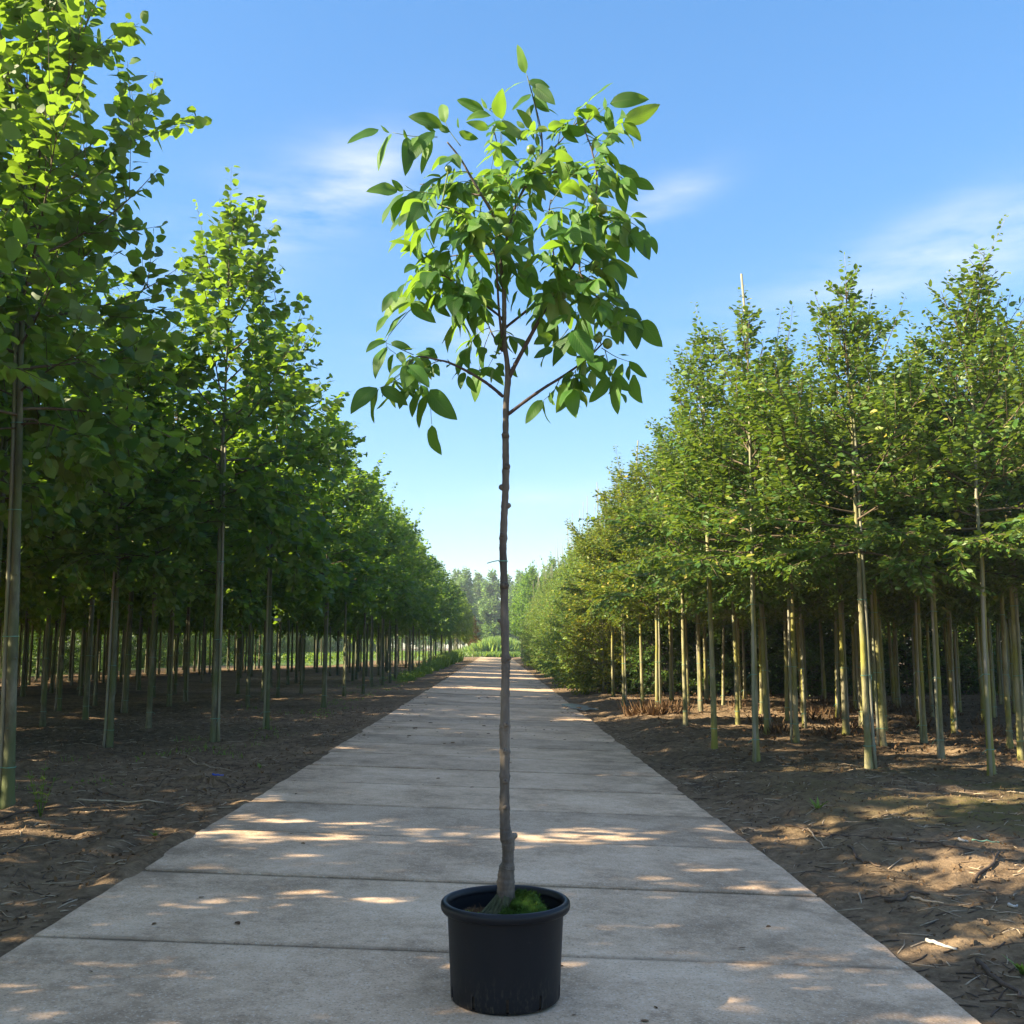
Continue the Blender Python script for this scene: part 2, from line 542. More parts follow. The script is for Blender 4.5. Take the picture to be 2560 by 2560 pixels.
def concrete_material():
    m, N, L, out = new_mat('concrete')
    tcn = N.new('ShaderNodeTexCoord'); pos = tcn.outputs['Object']
    geo = N.new('ShaderNodeNewGeometry')
    n1 = noise(N, L, 1.1, 8, .65, pos)
    n2 = noise(N, L, 14, 6, .7, pos)
    n3 = noise(N, L, 75, 3, .65, pos)
    mixn = N.new('ShaderNodeMixRGB'); mixn.inputs['Fac'].default_value = .35
    L.new(n1.outputs['Fac'], mixn.inputs['Color1']); L.new(n2.outputs['Fac'], mixn.inputs['Color2'])
    r = ramp(N, [(.38, (.35, .245, .155)), (.5, (.57, .408, .268)), (.62, (.72, .54, .375))])
    L.new(mixn.outputs[0], r.inputs[0])
    tint = ramp(N, [(0, (.78, .79, .80)), (.5, (.95, .94, .94)), (1, (1.12, 1.1, 1.07))])
    L.new(geo.outputs['Random Per Island'], tint.inputs[0])
    mu = N.new('ShaderNodeMixRGB'); mu.blend_type = 'MULTIPLY'; mu.inputs['Fac'].default_value = 1
    L.new(r.outputs[0], mu.inputs['Color1']); L.new(tint.outputs[0], mu.inputs['Color2'])
    # exposed pale grit and dark pits
    g = ramp(N, [(.57, (0, 0, 0)), (.64, (1, 1, 1))]); L.new(n3.outputs['Fac'], g.inputs[0])
    mg = N.new('ShaderNodeMixRGB'); mg.inputs['Color2'].default_value = (.72, .64, .52, 1)
    s1 = N.new('ShaderNodeMath'); s1.operation = 'MULTIPLY'; s1.inputs[1].default_value = .55
    L.new(g.outputs[0], s1.inputs[0]); L.new(s1.outputs[0], mg.inputs['Fac']); L.new(mu.outputs[0], mg.inputs['Color1'])
    d = ramp(N, [(.34, (1, 1, 1)), (.42, (0, 0, 0))]); L.new(n3.outputs['Fac'], d.inputs[0])
    md = N.new('ShaderNodeMixRGB'); md.inputs['Color2'].default_value = (.10, .09, .075, 1)
    s2 = N.new('ShaderNodeMath'); s2.operation = 'MULTIPLY'; s2.inputs[1].default_value = .55
    L.new(d.outputs[0], s2.inputs[0]); L.new(s2.outputs[0], md.inputs['Fac']); L.new(mg.outputs[0], md.inputs['Color1'])
    # soil carried onto the edges and along the tracks
    sep = N.new('ShaderNodeSeparateXYZ'); L.new(pos, sep.inputs[0])
    n4 = noise(N, L, 2.3, 7, .7, pos)

    def mth(op, a, b):
        q = N.new('ShaderNodeMath'); q.operation = op
        for i, v in enumerate((a, b)):
            if isinstance(v, (int, float)): q.inputs[i].default_value = v
            else: L.new(v, q.inputs[i])
        return q.outputs[0]
    ax = mth('ABSOLUTE', mth('ADD', sep.outputs['X'], .13), 0.0)
    edge = N.new('ShaderNodeMapRange'); edge.inputs['From Min'].default_value = 1.15; edge.inputs['From Max'].default_value = 2.25
    L.new(ax, edge.inputs['Value'])
    far = N.new('ShaderNodeMapRange'); far.inputs['From Min'].default_value = 12; far.inputs['From Max'].default_value = 60
    L.new(sep.outputs['Y'], far.inputs['Value'])
    soil = mth('MULTIPLY', mth('MAXIMUM', mth('MULTIPLY', edge.outputs[0], .8), mth('MULTIPLY', far.outputs[0], .35)), 1.0)
    nr = N.new('ShaderNodeMapRange'); nr.inputs['From Min'].default_value = .46; nr.inputs['From Max'].default_value = .66
    L.new(n4.outputs['Fac'], nr.inputs['Value'])
    sm = mth('MULTIPLY', soil, nr.outputs[0])
    ms = N.new('ShaderNodeMixRGB'); ms.inputs['Color2'].default_value = (.15, .105, .062, 1)
    L.new(sm, ms.inputs['Fac']); L.new(md.outputs[0], ms.inputs['Color1'])
    # soil washed into the joints and staining the slab ends beside them
    u = mth('FRACT', mth('DIVIDE', mth('SUBTRACT', sep.outputs['Y'], mth('ADD', mth('MULTIPLY', sep.outputs['X'], SKEW), JOINT0 + 100 * SLAB * 0)), SLAB), 0.0)
    dj = mth('MULTIPLY', mth('MINIMUM', u, mth('SUBTRACT', 1.0, u)), SLAB)
    jm = N.new('ShaderNodeMapRange'); jm.inputs['From Min'].default_value = .06; jm.inputs['From Max'].default_value = .022
    L.new(dj, jm.inputs['Value'])
    jn = N.new('ShaderNodeMapRange'); jn.inputs['From Min'].default_value = .36; jn.inputs['From Max'].default_value = .56; jn.inputs['To Min'].default_value = .25
    L.new(n4.outputs['Fac'], jn.inputs['Value'])
    mj = N.new('ShaderNodeMixRGB'); mj.inputs['Color2'].default_value = (.15, .105, .065, 1)
    L.new(mth('MULTIPLY', mth('MULTIPLY', jm.outputs[0], jn.outputs[0]), .5), mj.inputs['Fac']); L.new(ms.outputs[0], mj.inputs['Color1'])
    ms = mj
    b = N.new('ShaderNodeBump'); b.inputs['Strength'].default_value = .35; b.inputs['Distance'].default_value = .006
    hb = N.new('ShaderNodeMixRGB'); hb.inputs['Fac'].default_value = .5
    L.new(n2.outputs['Fac'], hb.inputs['Color1']); L.new(n3.outputs['Fac'], hb.inputs['Color2']); L.new(hb.outputs[0], b.inputs['Height'])
    p = N.new('ShaderNodeBsdfPrincipled'); p.inputs['Roughness'].default_value = .85; p.inputs['Specular IOR Level'].default_value = .25
    L.new(ms.outputs[0], p.inputs['Base Color']); L.new(b.outputs[0], p.inputs['Normal'])
    L.new(p.outputs[0], out.inputs['Surface'])
    return m


M_SOIL = ground_material()
M_CONC = concrete_material()
M_MEADOW = plain_mat('meadow_ground', (.11, .17, .035), .9, .35, .8)

# ------------------------------------------------------------------ ground
ROAD_L, ROAD_R = -2.30, 2.04
FALL = -.035            # the slabs fall to the right


def soil_height(x, y):
    dx = np.maximum(np.maximum(ROAD_L - x, x - ROAD_R), 0)
    off = np.clip(dx / .5, 0, 1)
    fade = np.clip(1 - (y - 25) / 60, .15, 1)
    h = -.030 + off * (.012 + fade * (.035 * fbm(x * .9, y * .9, 3, 3) + .026 * fbm(x * 5, y * 5, 9, 4)))
    xe = np.clip(x, ROAD_L, ROAD_R)
    h = h + FALL * xe * np.clip(1 - dx / 1.3, 0, 1)
    edge = np.exp(-((dx - .12) / .12) ** 2) * (dx > 0)
    h = h + edge * .024 * np.clip(.4 + fbm(x * 1.7, y * 1.7, 21, 3), 0, 1.3)
    sd = np.where(dx > 0, dx, -np.minimum(x - ROAD_L, ROAD_R - x))
    h = h + .058 * np.exp(-((sd - .04) / .10) ** 2) * np.clip(.15 + fbm(x * 1.1, y * 1.3, 51, 4), 0, 1)
    return h + .04 * np.clip(dx - .3, 0, 1) * off


def grid_axis(dense, lo, hi, far_lo, far_hi, n_far):
    a = far_lo + (lo - far_lo) * (1 - np.linspace(1, 0, n_far, endpoint=False) ** 2.2)
    b = np.arange(lo, hi, dense)
    c = hi + (far_hi - hi) * np.linspace(0, 1, n_far) ** 2.2
    return np.concatenate([a, b, c])


gx = grid_axis(.045, -8, 8, -600, 600, 70)
gy = np.concatenate([np.array([-60, -30, -12, -5, 0, 2]), np.arange(3, 14, .045), np.arange(14, 32, .12), np.arange(32, 70, .5), 70 + 830 * np.linspace(0, 1, 50) ** 2])
XX, YY = np.meshgrid(gx, gy)
ZZ = soil_height(XX, YY)
g = Geo()
nx, ny = len(gx), len(gy)
idx = np.arange(nx * ny).reshape(ny, nx)
q = np.stack([idx[:-1, :-1], idx[:-1, 1:], idx[1:, 1:], idx[1:, :-1]], -1).reshape(-1, 4)
g.add(np.stack([XX, YY, ZZ], -1).reshape(-1, 3), [tuple(r) for r in q.tolist()])
ground = g.build('ground', M_SOIL)
tag(ground, kind='structure')

# the road: skewed concrete slabs, open joints between them
SKEW = -.02
SLAB = 1.50
rng = np.random.default_rng(4)
g = Geo()
y0 = JOINT0
k = 0
while y0 + k * SLAB < 146:
    ya, yb = y0 + k * SLAB, y0 + (k + 1) * SLAB
    gap = .034 + .012 * rng.random()
    xl = ROAD_L + rng.normal(0, .016)
    xr = ROAD_R + rng.normal(0, .016)
    dz = rng.normal(0, .0035)
    cx = (xl + xr) / 2
    # outline with a nick at one corner and a slightly ragged right edge
    ln = []
    for t in np.linspace(0, 1, 9):
        x = xl + (xr - xl) * t
        ln.append((x, ya + gap / 2 + SKEW * x + rng.normal(0, .0015)))
    for t in np.linspace(.12, .88, 6):
        ln.append((xr + rng.normal(0, .005), ya + gap / 2 + (yb - ya - gap) * t + SKEW * xr))
    for t in np.linspace(1, 0, 9):
        x = xl + (xr - xl) * t
        ln.append((x, yb - gap / 2 + SKEW * x + rng.normal(0, .0015)))
    for t in np.linspace(.88, .12, 6):
        ln.append((xl + rng.normal(0, .005), ya + gap / 2 + (yb - ya - gap) * t + SKEW * xl))
    ln = np.array(ln)
    cen = ln.mean(0)
    tilt = rng.normal(0, .0012, 2)

    def zt(p):
        return FALL * p[:, 0] + dz + (p[:, 0] - cen[0]) * tilt[0] + (p[:, 1] - cen[1]) * tilt[1]
    m = len(ln)
    inner = cen + (ln - cen) * np.array([1 - .008 / 2.2, 1 - .008 / .74])
    V = np.concatenate([np.c_[inner, zt(inner)], np.c_[ln, zt(ln) - .007], np.c_[ln, zt(ln) - .16]])
    F = [tuple(range(m))]
    for i in range(m):
        j = (i + 1) % m
        F += [(m + i, m + j, j, i), (2 * m + i, 2 * m + j, m + j, m + i)]
    g.add(V, F)
    k += 1
road = g.build('road', M_CONC, smooth=False)
tag(road, kind='structure')

# far meadow beyond the end of the road and the field left of the lime block
g = Geo()
g.add([(-160, 150, .03), (160, 150, .03), (160, 420, .03), (-160, 420, .03)], [(0, 1, 2, 3)])
g.add([(-150, 15, .03), (-23.3, 15, .03), (-23.3, 149, .03), (-150, 149, .03)], [(0, 1, 2, 3)])
g.add([(-23.3, 112, .034), (-6.2, 112, .034), (-6.2, 149, .034), (-23.3, 149, .034)], [(0, 1, 2, 3)])
g.add([(-23.3, 82, .034), (-13.2, 82, .034), (-13.2, 112, .034), (-23.3, 112, .034)], [(0, 1, 2, 3)])
tag(g.build('meadow', M_MEADOW), kind='structure')

# ------------------------------------------------------------------ tree builder
LIME_V = [(0, 0, 0), (.34, 0, .02), (.68, 0, -.02), (1.0, 0, -.12),
          (-.10, .20, .03), (.10, .46, .05), (.46, .47, .0), (.76, .26, -.05),
          (-.10, -.20, .03), (.10, -.46, .05), (.46, -.47, .0), (.76, -.26, -.05)]
LIME_F = [(0, 5, 4), (0, 1, 5), (1, 6, 5), (1, 2, 6), (2, 7, 6), (2, 3, 7),
          (0, 8, 9), (0, 9, 1), (1, 9, 10), (1, 10, 2), (2, 10, 11), (2, 11, 3)]
OVAL_V = [(0, 0, 0), (.5, 0, -.03), (1, 0, -.1), (.18, .22, .03), (.55, .29, .03), (.85, .14, -.04), (.18, -.22, .03), (.55, -.29, .03), (.85, -.14, -.04)]
OVAL_F = [(0, 1, 3), (3, 1, 4), (1, 5, 4), (1, 2, 5), (0, 6, 1), (6, 7, 1), (1, 7, 8), (1, 8, 2)]
LEAVES = {'lime': (LIME_V, LIME_F), 'oval': (OVAL_V, OVAL_F)}


def arc(p, d, length, bend_to, bend, n=6):
    """A shoot: starts at p along d and bends towards bend_to."""
    pts = [np.array(p, float)]
    d = unit(np.array(d, float))
    for i in range(n):
        d = unit(d + np.asarray(bend_to) * bend / n)
        pts.append(pts[-1] + d * length / n)
    return np.array(pts)


def shoot_leaves(pts, rng, spacing, size, out, flat=False):
    """Alternate leaves along a shoot; each hangs outward with its blade roughly up."""
    seg = np.linalg.norm(np.diff(pts, axis=0), axis=1)
    cum = np.concatenate([[0], np.cumsum(seg)])
    n = max(2, int(cum[-1] / spacing))
    s = (np.arange(n) + rng.uniform(.2, .8, n)) * cum[-1] / n
    s = np.append(s[s > cum[-1] * .12], cum[-1])
    n = len(s)
    P = np.stack([np.interp(s, cum, pts[:, i]) for i in range(3)], 1)
    ti = np.clip(np.searchsorted(cum, s) - 1, 0, len(seg) - 1)
    T = unit(np.diff(pts, axis=0))[ti]
    side = np.cross(T, np.array([0, 0, 1.0]))
    side = unit(side + 1e-3 * rng.standard_normal((n, 3)))
    sg = np.where(np.arange(n) % 2 == 0, 1, -1)[:, None]
    vert = np.cross(side, T)
    ph = rng.uniform(-.35, .35, n)[:, None] if flat else rng.uniform(-.9, .9, n)[:, None]
    outv = side * sg * np.cos(ph) + vert * np.sin(ph)
    D = unit(outv + .55 * T + np.array([0, 0, -.2 if flat else -.35]) + (.22 if flat else .35) * rng.standard_normal((n, 3)))
    Nn = unit(np.array([0, 0, 1.0]) + (.5 if flat else .55) * rng.standard_normal((n, 3)) + .3 * outv)
    t = s / cum[-1]
    sz = size * rng.uniform(.62, 1.15, n) * np.where(t > .85, .72, 1)
    P = P + D * size * .28
    out.append((P, D, Nn, sz))


def crown_tree(seed, H, clear, branches, blen, ang, leaf, size, spacing, second=4, second_len=.42, droop_low=0.0, top_bare=.08, trunk_r=.05, lean=.0, wander=.02, whips=0, whip_len=(.5, 1.2), flat=False):
    """Skeleton and leaves of a staked nursery tree. Returns (trunk Geo with leader and limbs, crown Geo)."""
    rng = np.random.default_rng(seed)
    wood, crown = Geo(), Geo()
    zs = np.concatenate([[-.05, .03, .12], np.linspace(.35, H, 22)])
    wx = np.cumsum(rng.normal(0, wander, len(zs))) * np.clip(zs / H, 0, 1)
    wy = np.cumsum(rng.normal(0, wander, len(zs))) * np.clip(zs / H, 0, 1)
    top = np.clip((zs - H * .75) / (H * .25), 0, 1) ** 2
    la = rng.uniform(0, 6.28)
    lp = np.stack([wx + lean * top * math.cos(la), wy + lean * top * math.sin(la), zs], 1)
    rr = trunk_r * (1 - .42 * np.clip(zs / clear, 0, 1)) * np.where(zs > clear, np.clip(1 - (zs - clear) / (H - clear), .07, 1), 1)
    rr[:3] = trunk_r * np.array([1.35, 1.2, 1.06])
    wood.tube(lp, rr, 10, 0, True, .05, rng)
    # branch scars on the clear stem
    for q in range(7):
        z = rng.uniform(.3, max(.4, clear * .95)); a = rng.uniform(0, 6.28)
        c = np.array([np.interp(z, zs, lp[:, 0]), np.interp(z, zs, lp[:, 1]), z])
        d = np.array([math.cos(a), math.sin(a), .3]); r0 = np.interp(z, zs, rr)
        wood.tube([c + d * r0 * .5, c + d * r0 * 1.12], [r0 * .45, r0 * .3], 6)
    L, firsts = [], []
    ga = rng.uniform(0, 6.28)
    for i in range(branches):
        f = (i + rng.uniform(-.3, .3)) / branches
        f = min(max(f, 0), 1) ** 1.35
        z = clear + (H * (1 - top_bare) - clear) * f
        p = np.array([np.interp(z, zs, lp[:, 0]), np.interp(z, zs, lp[:, 1]), z])
        ga += 2.4 + rng.normal(0, .35)
        e = ang[0] + (ang[1] - ang[0]) * f + rng.normal(0, .12)
        d = np.array([math.cos(ga) * math.cos(e), math.sin(ga) * math.cos(e), math.sin(e)])
        ln = np.interp(f, [0, .12, .4, .75, 1], blen) * rng.uniform(.55, 1.3)
        low = max(0, 1 - f / .22)
        bend = np.array([0, 0, .8]) * (1 - low) + np.array([0, 0, -1.0]) * low * droop_low
        pts = arc(p, d, ln, bend, .9, 7)
        r0 = min(.017, .006 + ln * .007)
        wood.tube(pts, np.linspace(r0, .0025, len(pts)), 5, 1, False)
        shoot_leaves(pts[1:], rng, spacing, size, L)
        firsts.append((pts, f))
        ns = max(1, int(second * (1 - .45 * f) * ln / blen[1] + rng.uniform(0, 1)))
        for j in range(ns):
            t = rng.uniform(.15, .85)
            k = t * (len(pts) - 1); k0 = int(k)
            q = pts[k0] + (pts[min(k0 + 1, len(pts) - 1)] - pts[k0]) * (k - k0)
            td = unit(pts[min(k0 + 1, len(pts) - 1)] - pts[k0])
            sd = unit(np.cross(td, rng.standard_normal(3)))
            if flat:
                hs = unit(np.cross(td, np.array([0, 0, 1.0])))
                sd = unit(hs * (1 if j % 2 else -1) + .25 * rng.standard_normal(3))
            d2 = unit(td * .65 + sd * .8 + np.array([0, 0, .12 - .45 * low * droop_low]))
            l2 = ln * second_len * rng.uniform(.6, 1.25) * (1.15 - .5 * t) + .1
            p2 = arc(q, d2, l2, bend, .5, 4)
            wood.tube(p2, np.linspace(.005, .0018, len(p2)), 4, 1, False)
            shoot_leaves(p2, rng, spacing, size, L, flat)
    # upright whips that break the outline
    for q in range(whips):
        pts, f = firsts[rng.integers(len(firsts))]
        if (f < .18 and rng.random() < .8) or f > .7:
            continue
        b = pts[int(rng.uniform(.35, .95) * (len(pts) - 1))]
        d = unit(np.array([rng.normal(0, .28), rng.normal(0, .28), 1.0]) + .35 * unit(pts[-1] - pts[0]))
        w = arc(b, d, rng.uniform(*whip_len), (rng.normal(0, .4), rng.normal(0, .4), .6), .5, 6)
        wood.tube(w, np.linspace(.006, .0018, len(w)), 4, 1, False)
        shoot_leaves(w, rng, spacing * 1.45, size * .92, L)
    shoot_leaves(lp[-5:], rng, spacing * 1.1, size, L)
    P, D, Nn, S = (np.concatenate(x) for x in zip(*L))
    v, f = LEAVES[leaf]
    leaf_batch(crown, v, f, P, D, Nn, S, 0, rng.uniform(.85, 1.1, len(P)))
    return wood, crown, lp, rr, zs


def tie_ring(geo, cA, rA, cB, rB, z):
    """A string tied round trunk and stake, with a loose end."""
    a = np.array([cA[0], cA[1]]); b = np.array([cB[0], cB[1]])
    u = b - a; dist = np.linalg.norm(u); u = u / max(dist, 1e-6); th = math.atan2(u[1], u[0])
    pts = []
    for t in np.linspace(math.pi / 2, 3 * math.pi / 2, 7):
        pts.append((a[0] + (rA + .005) * math.cos(th + t), a[1] + (rA + .005) * math.sin(th + t), z))
    for t in np.linspace(-math.pi / 2, math.pi / 2, 7):
        pts.append((b[0] + (rB + .005) * math.cos(th + t), b[1] + (rB + .005) * math.sin(th + t), z + .004))
    pts.append(pts[0])
    geo.tube(pts, .0045, 5, 0, False)
    e = np.array(pts[8])
    geo.tube([e, e + [.03 * u[1], -.03 * u[0], -.02], e + [.06 * u[1], -.06 * u[0], -.055]], .0035, 4)


STAKE_A = {}   # where each pattern tree's stake stands round its stem


def make_tree(name, seed, stake_h, stake_r, mats, ties, **kw):
    """tree > trunk, crown, stake, three to four ties."""
    wood, crown, lp, rr, zs = crown_tree(seed, **kw)
    rng = np.random.default_rng(seed + 100)
    root = empty(name)
    STAKE_A[root.name] = 0.0
    parts = [wood.build('trunk', [mats[0], M_TWIG], root), crown.build('crown', mats[1], root)]
    if stake_h:
        a = rng.uniform(0, 6.28)
        STAKE_A[root.name] = a
        sg = Geo()
        pts = []
        for z in np.concatenate([[-.1, .3], np.linspace(.8, stake_h, 7)]):
            c = np.array([np.interp(z, zs, lp[:, 0]), np.interp(z, zs, lp[:, 1])])
            r = np.interp(z, zs, rr) + stake_r + .002
            pts.append((c[0] + r * math.cos(a), c[1] + r * math.sin(a), z))
        sg.tube(pts, np.linspace(stake_r, stake_r * .8, len(pts)), 8, 0, True, .02, rng)
        parts.append(sg.build('stake', mats[2], root))
        for z in ties:
            tg = Geo()
            cA = [np.interp(z, zs, lp[:, 0]), np.interp(z, zs, lp[:, 1])]
            rA = np.interp(z, zs, rr)
            r = rA + stake_r + .002
            tie_ring(tg, cA, rA, (cA[0] + r * math.cos(a), cA[1] + r * math.sin(a)), stake_r, z)
            parts.append(tg.build('tie', M_TIE, root))
    return adopt(root, *parts)


PROTO_Y = -400  # prototypes are moved to their first place, never left here

limes = []
for s, (lean, br) in enumerate([(.25, 34), (.1, 30), (.4, 32), (.15, 36), (.3, 31)]):
    limes.append(make_tree('lime_tree', 11 + s, 4.6, .022, (M_LBARK, M_LIME, M_STAKE), (.35, 1.55, 2.75, 3.6), H=9.2, clear=3.55, branches=br + 8,
                           whips=46, whip_len=(.5, 1.4), blen=(1.4, 1.9, 1.75, 1.05, .4), ang=(R(10), R(62)), leaf='lime', size=.160, spacing=.049, second=10, second_len=.45,
                           droop_low=.95, trunk_r=.055, lean=lean, wander=.014))
hornbeams = []
for s in range(5):
    hornbeams.append(make_tree('hornbeam_tree', 31 + s, 6.85 if s == 0 else 5.6, .021, (M_HBARK, M_HORN, M_STAKE), (.28, 1.15, 2.1, 2.75), H=6.65, clear=2.7, branches=44, flat=True,
                               whips=60, whip_len=(.4, 1.15), blen=(1.4, 1.6, 1.3, .62, .22), ang=(R(2), R(66)), leaf='oval', size=.102, spacing=.024, second=15, second_len=.45,
                               droop_low=.5, trunk_r=.045, lean=[.1, .5, .15, .25, .05][s], wander=.016))
bushes = []
for s in range(3):
    bushes.append(make_tree('hornbeam_bush', 51 + s, 7.6, .013, (M_HBARK, M_HORN, M_STAKE), (1.5,), H=6.6, clear=.22, branches=70,
                            whips=60, whip_len=(.4, 1.2), blen=(1.2, 1.5, 1.4, .9, .25), ang=(R(5), R(64)), leaf='oval', size=.112, spacing=.028, second=10, second_len=.42,
                            droop_low=.3, trunk_r=.035, lean=.2, wander=.02))
used = set()


def plant(proto, x, y, rz, label, group, scale=1.0, tint=None, zs=1.0, tilt=(0, 0), cat='tree'):
    if proto.name in used:
        o = copy_tree(proto)
    else:
        used.add(proto.name)
        o = proto
    o.location = (x, y, float(soil_height(np.array([x]), np.array([y]))[0]))
    o.rotation_euler = (tilt[0], tilt[1], rz)
    o.scale = (scale, scale, scale * zs)
    tag(o, label, cat, group)
    if tint is not None:
        for k in KIDS[o.name]:
            if k.name.startswith('crown'):
                k.color = (*tint, 1)
    return o


rng = np.random.default_rng(21)
ORD = ['first', 'second', 'third', 'fourth', 'fifth', 'sixth', 'seventh', 'eighth', 'ninth', 'tenth']

# ---- left: lime block ------------------------------------------------------
# (x, Y, proto, rotation, scale, height factor, label) of the trees one can tell apart
LEFT = [
    (-4.49, 9.75, 0, 2.2, 1.0, 1.0, 'big lime cut by the left frame edge, thick green stem beside a pale stake'),
    (-4.41, 16.34, 1, 1.0, 1.0, 1.02, 'front-row lime with a pale straight stake bound to its right side'),
    (-4.15, 18.86, 2, 3.9, .96, .90, 'front-row lime carrying a white plastic tag, standing closest to the concrete'),
    (-5.81, 15.79, 3, 5.2, .93, .86, 'lime with a leaning pale stake, left of the thick bare-stemmed one'),
    (-6.27, 18.89, 4, .4, .95, .86, 'second-row lime with a thick smooth stem and no stake in front of it'),
    (-4.26, 25.63, 3, 2.6, .95, .90, 'lime alone in the front row after the wide gap past the white-tagged tree'),
    (-4.54, 31.03, 0, 4.1, .95, .88, 'fifth front-row lime counted from the camera, nearer of a close pair'),
    (-4.24, 33.09, 2, .9, .93, .88, 'sixth front-row lime counted from the camera, farther of a close pair'),
    (-4.64, 38.57, 1, 3.3, .95, .92, 'seventh front-row lime counted from the camera, left of the road'),
    (-4.44, 40.54, 4, 5.5, .93, .92, 'eighth front-row lime counted from the camera, left of the road'),
    (-8.42, 19.47, 2, 1.7, .95, .86, 'lime stem seen just right of the big cut-off lime, third row back'),
    (-10.22, 24.47, 1, 2.9, .95, .86, 'thin fourth-row lime stem seen second right of the big cut-off lime'),
    (-10.2, 26.57, 3, .3, .95, .86, 'thin lime stem seen just left of the lime with the leaning stake'),
    (-8.22, 26.19, 0, 4.9, .95, .86, 'thin lime stem seen just right of the thick stem without a stake'),
    (-6.24, 26.16, 4, 3.6, .95, .86, 'slim lime stem seen just left of the white-tagged tree'),
    (-6.52, 31.06, 1, 1.3, .95, .86, 'slim second-row lime stem seen just right of the white-tagged tree'),
]
placed = []
first_white = None
SIDE = {'beside a pale stake': math.pi, 'bound to its right': -.25, 'leaning pale stake': math.pi + .3, 'no stake in front': math.pi / 2, 'pale pole at its right': -.2}
LIME_A = [STAKE_A[t.name] for t in limes]
HORN_A = [STAKE_A[t.name] for t in hornbeams]
for (x, y, p, rz, s, zf, lab) in LEFT:
    for k_, a_ in SIDE.items():
        if k_ in lab: rz = a_ - LIME_A[p]
    o = plant(limes[p], x, y, rz, lab, 'staked lime trees left of the road', s, None, zf, (-.030, .022) if y < 10 else (0, 0))
    placed.append((x, y))
    if 'white plastic tag' in lab:
        first_white = o


def free(x, y, d=1.25):
    return all((x - a) ** 2 + (y - b) ** 2 > d * d for a, b in placed)


def in_view(x, y, margin=1.6):
    """Roughly: would this tree's stem or crown show in the photograph?"""
    return y > 3 and -.52 * y - margin < x < .54 * y + margin


GRID_Y = [9.6, 11.9, 14.1, 16.3, 18.86, 21.2, 23.5, 25.9, 28.4, 31.05, 33.3, 35.8, 38.4, 40.6, 43.0] + [45.3 + 2.38 * i for i in range(40)]
for r_ in range(10):
    x0 = -4.45 - 1.95 * r_
    ymax = [136, 122, 110, 100, 92, 84, 78, 74, 70, 66, 64, 62][r_]
    ys = GRID_Y if r_ < 6 else sorted(GRID_Y + [v + 1.17 for v in GRID_Y if 28 < v < 58])
    for y in ys:
        if y > ymax: break
        y = y + rng.normal(0, .13)
        x = x0 + rng.normal(0, .1)
        ok = free(x, y, 1.25 if r_ < 6 else .8) and in_view(x, y, 1.6 if r_ < 2 else 5 if r_ < 4 else 9)
        if r_ == 0 and y < 42:
            ok = False
        lane = ((y + .41 * r_) % 7.1) < 2.7 and 0 < r_ < 6 and y > 9
        if ok and rng.random() < (.3 if lane else .8 if r_ == 0 else .70 if r_ < 5 else .95):
            s = rng.uniform(.9, 1.0)
            if r_ == 0:
                lab = 'front-row lime of the far stretch, past the eighth from the camera' if y < 90 else 'lime of the sunlit last stretch where the row meets the meadow'
                grp = 'far front-row limes' if y < 90 else 'last limes of the left row'
            else:
                lab = f'thin-stemmed lime in the {ORD[r_]} row back from the road on the left' if r_ < 9 else 'thin dark lime stem in the deepest rows on the left'
                grp = f'limes of the {ORD[r_]} row on the left' if r_ < 9 else 'limes of the deepest rows on the left'
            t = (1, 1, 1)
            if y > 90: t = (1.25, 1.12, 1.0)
            plant(limes[rng.integers(5)], x, y, rng.uniform(0, 6.28), lab, grp, s, t, rng.uniform(.84, .94), (rng.normal(0, .005), rng.normal(0, .012)))
            placed.append((x, y))
# leafy bushes beyond the block, closing the view between the lime stems
for i, y in enumerate(np.arange(46, 250, 2.8)):
    if in_view(-28, y, 2):
        plant(bushes[(i + 1) % 3], -28.3 + rng.normal(0, .5), y, 1.3 * i, 'taller dark bush of the hedge beyond the sunlit field', 'hedge bushes beyond the left field', rng.uniform(.85, 1.1), (.9, 1.0, .85), 1.0, cat='bush')
for i, y in enumerate(np.arange(41, 205, 2.05)):
    if in_view(-24, y, 2) and rng.random() < .9:
        plant(bushes[i % 3], -24.6 + rng.normal(0, .5), y, 1.9 * i, 'low fresh green bush behind the last row of lime stems', 'bushes behind the lime block', rng.uniform(.6, .95), (.85, 1.0, .8), 1.0, cat='bush')
for i, x in enumerate(list(np.arange(-66, -8, 2.8)) + list(np.arange(9, 40, 2.8))):
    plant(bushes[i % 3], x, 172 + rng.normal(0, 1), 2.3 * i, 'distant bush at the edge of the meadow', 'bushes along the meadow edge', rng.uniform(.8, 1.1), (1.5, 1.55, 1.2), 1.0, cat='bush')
# the copper-leaved tree that ends the row
plant(limes[2], -3.1, 137.5, 1.0, 'small copper-leaved tree at the far end of the left row', None, .62, (1.0, .40, .55), 1.0)
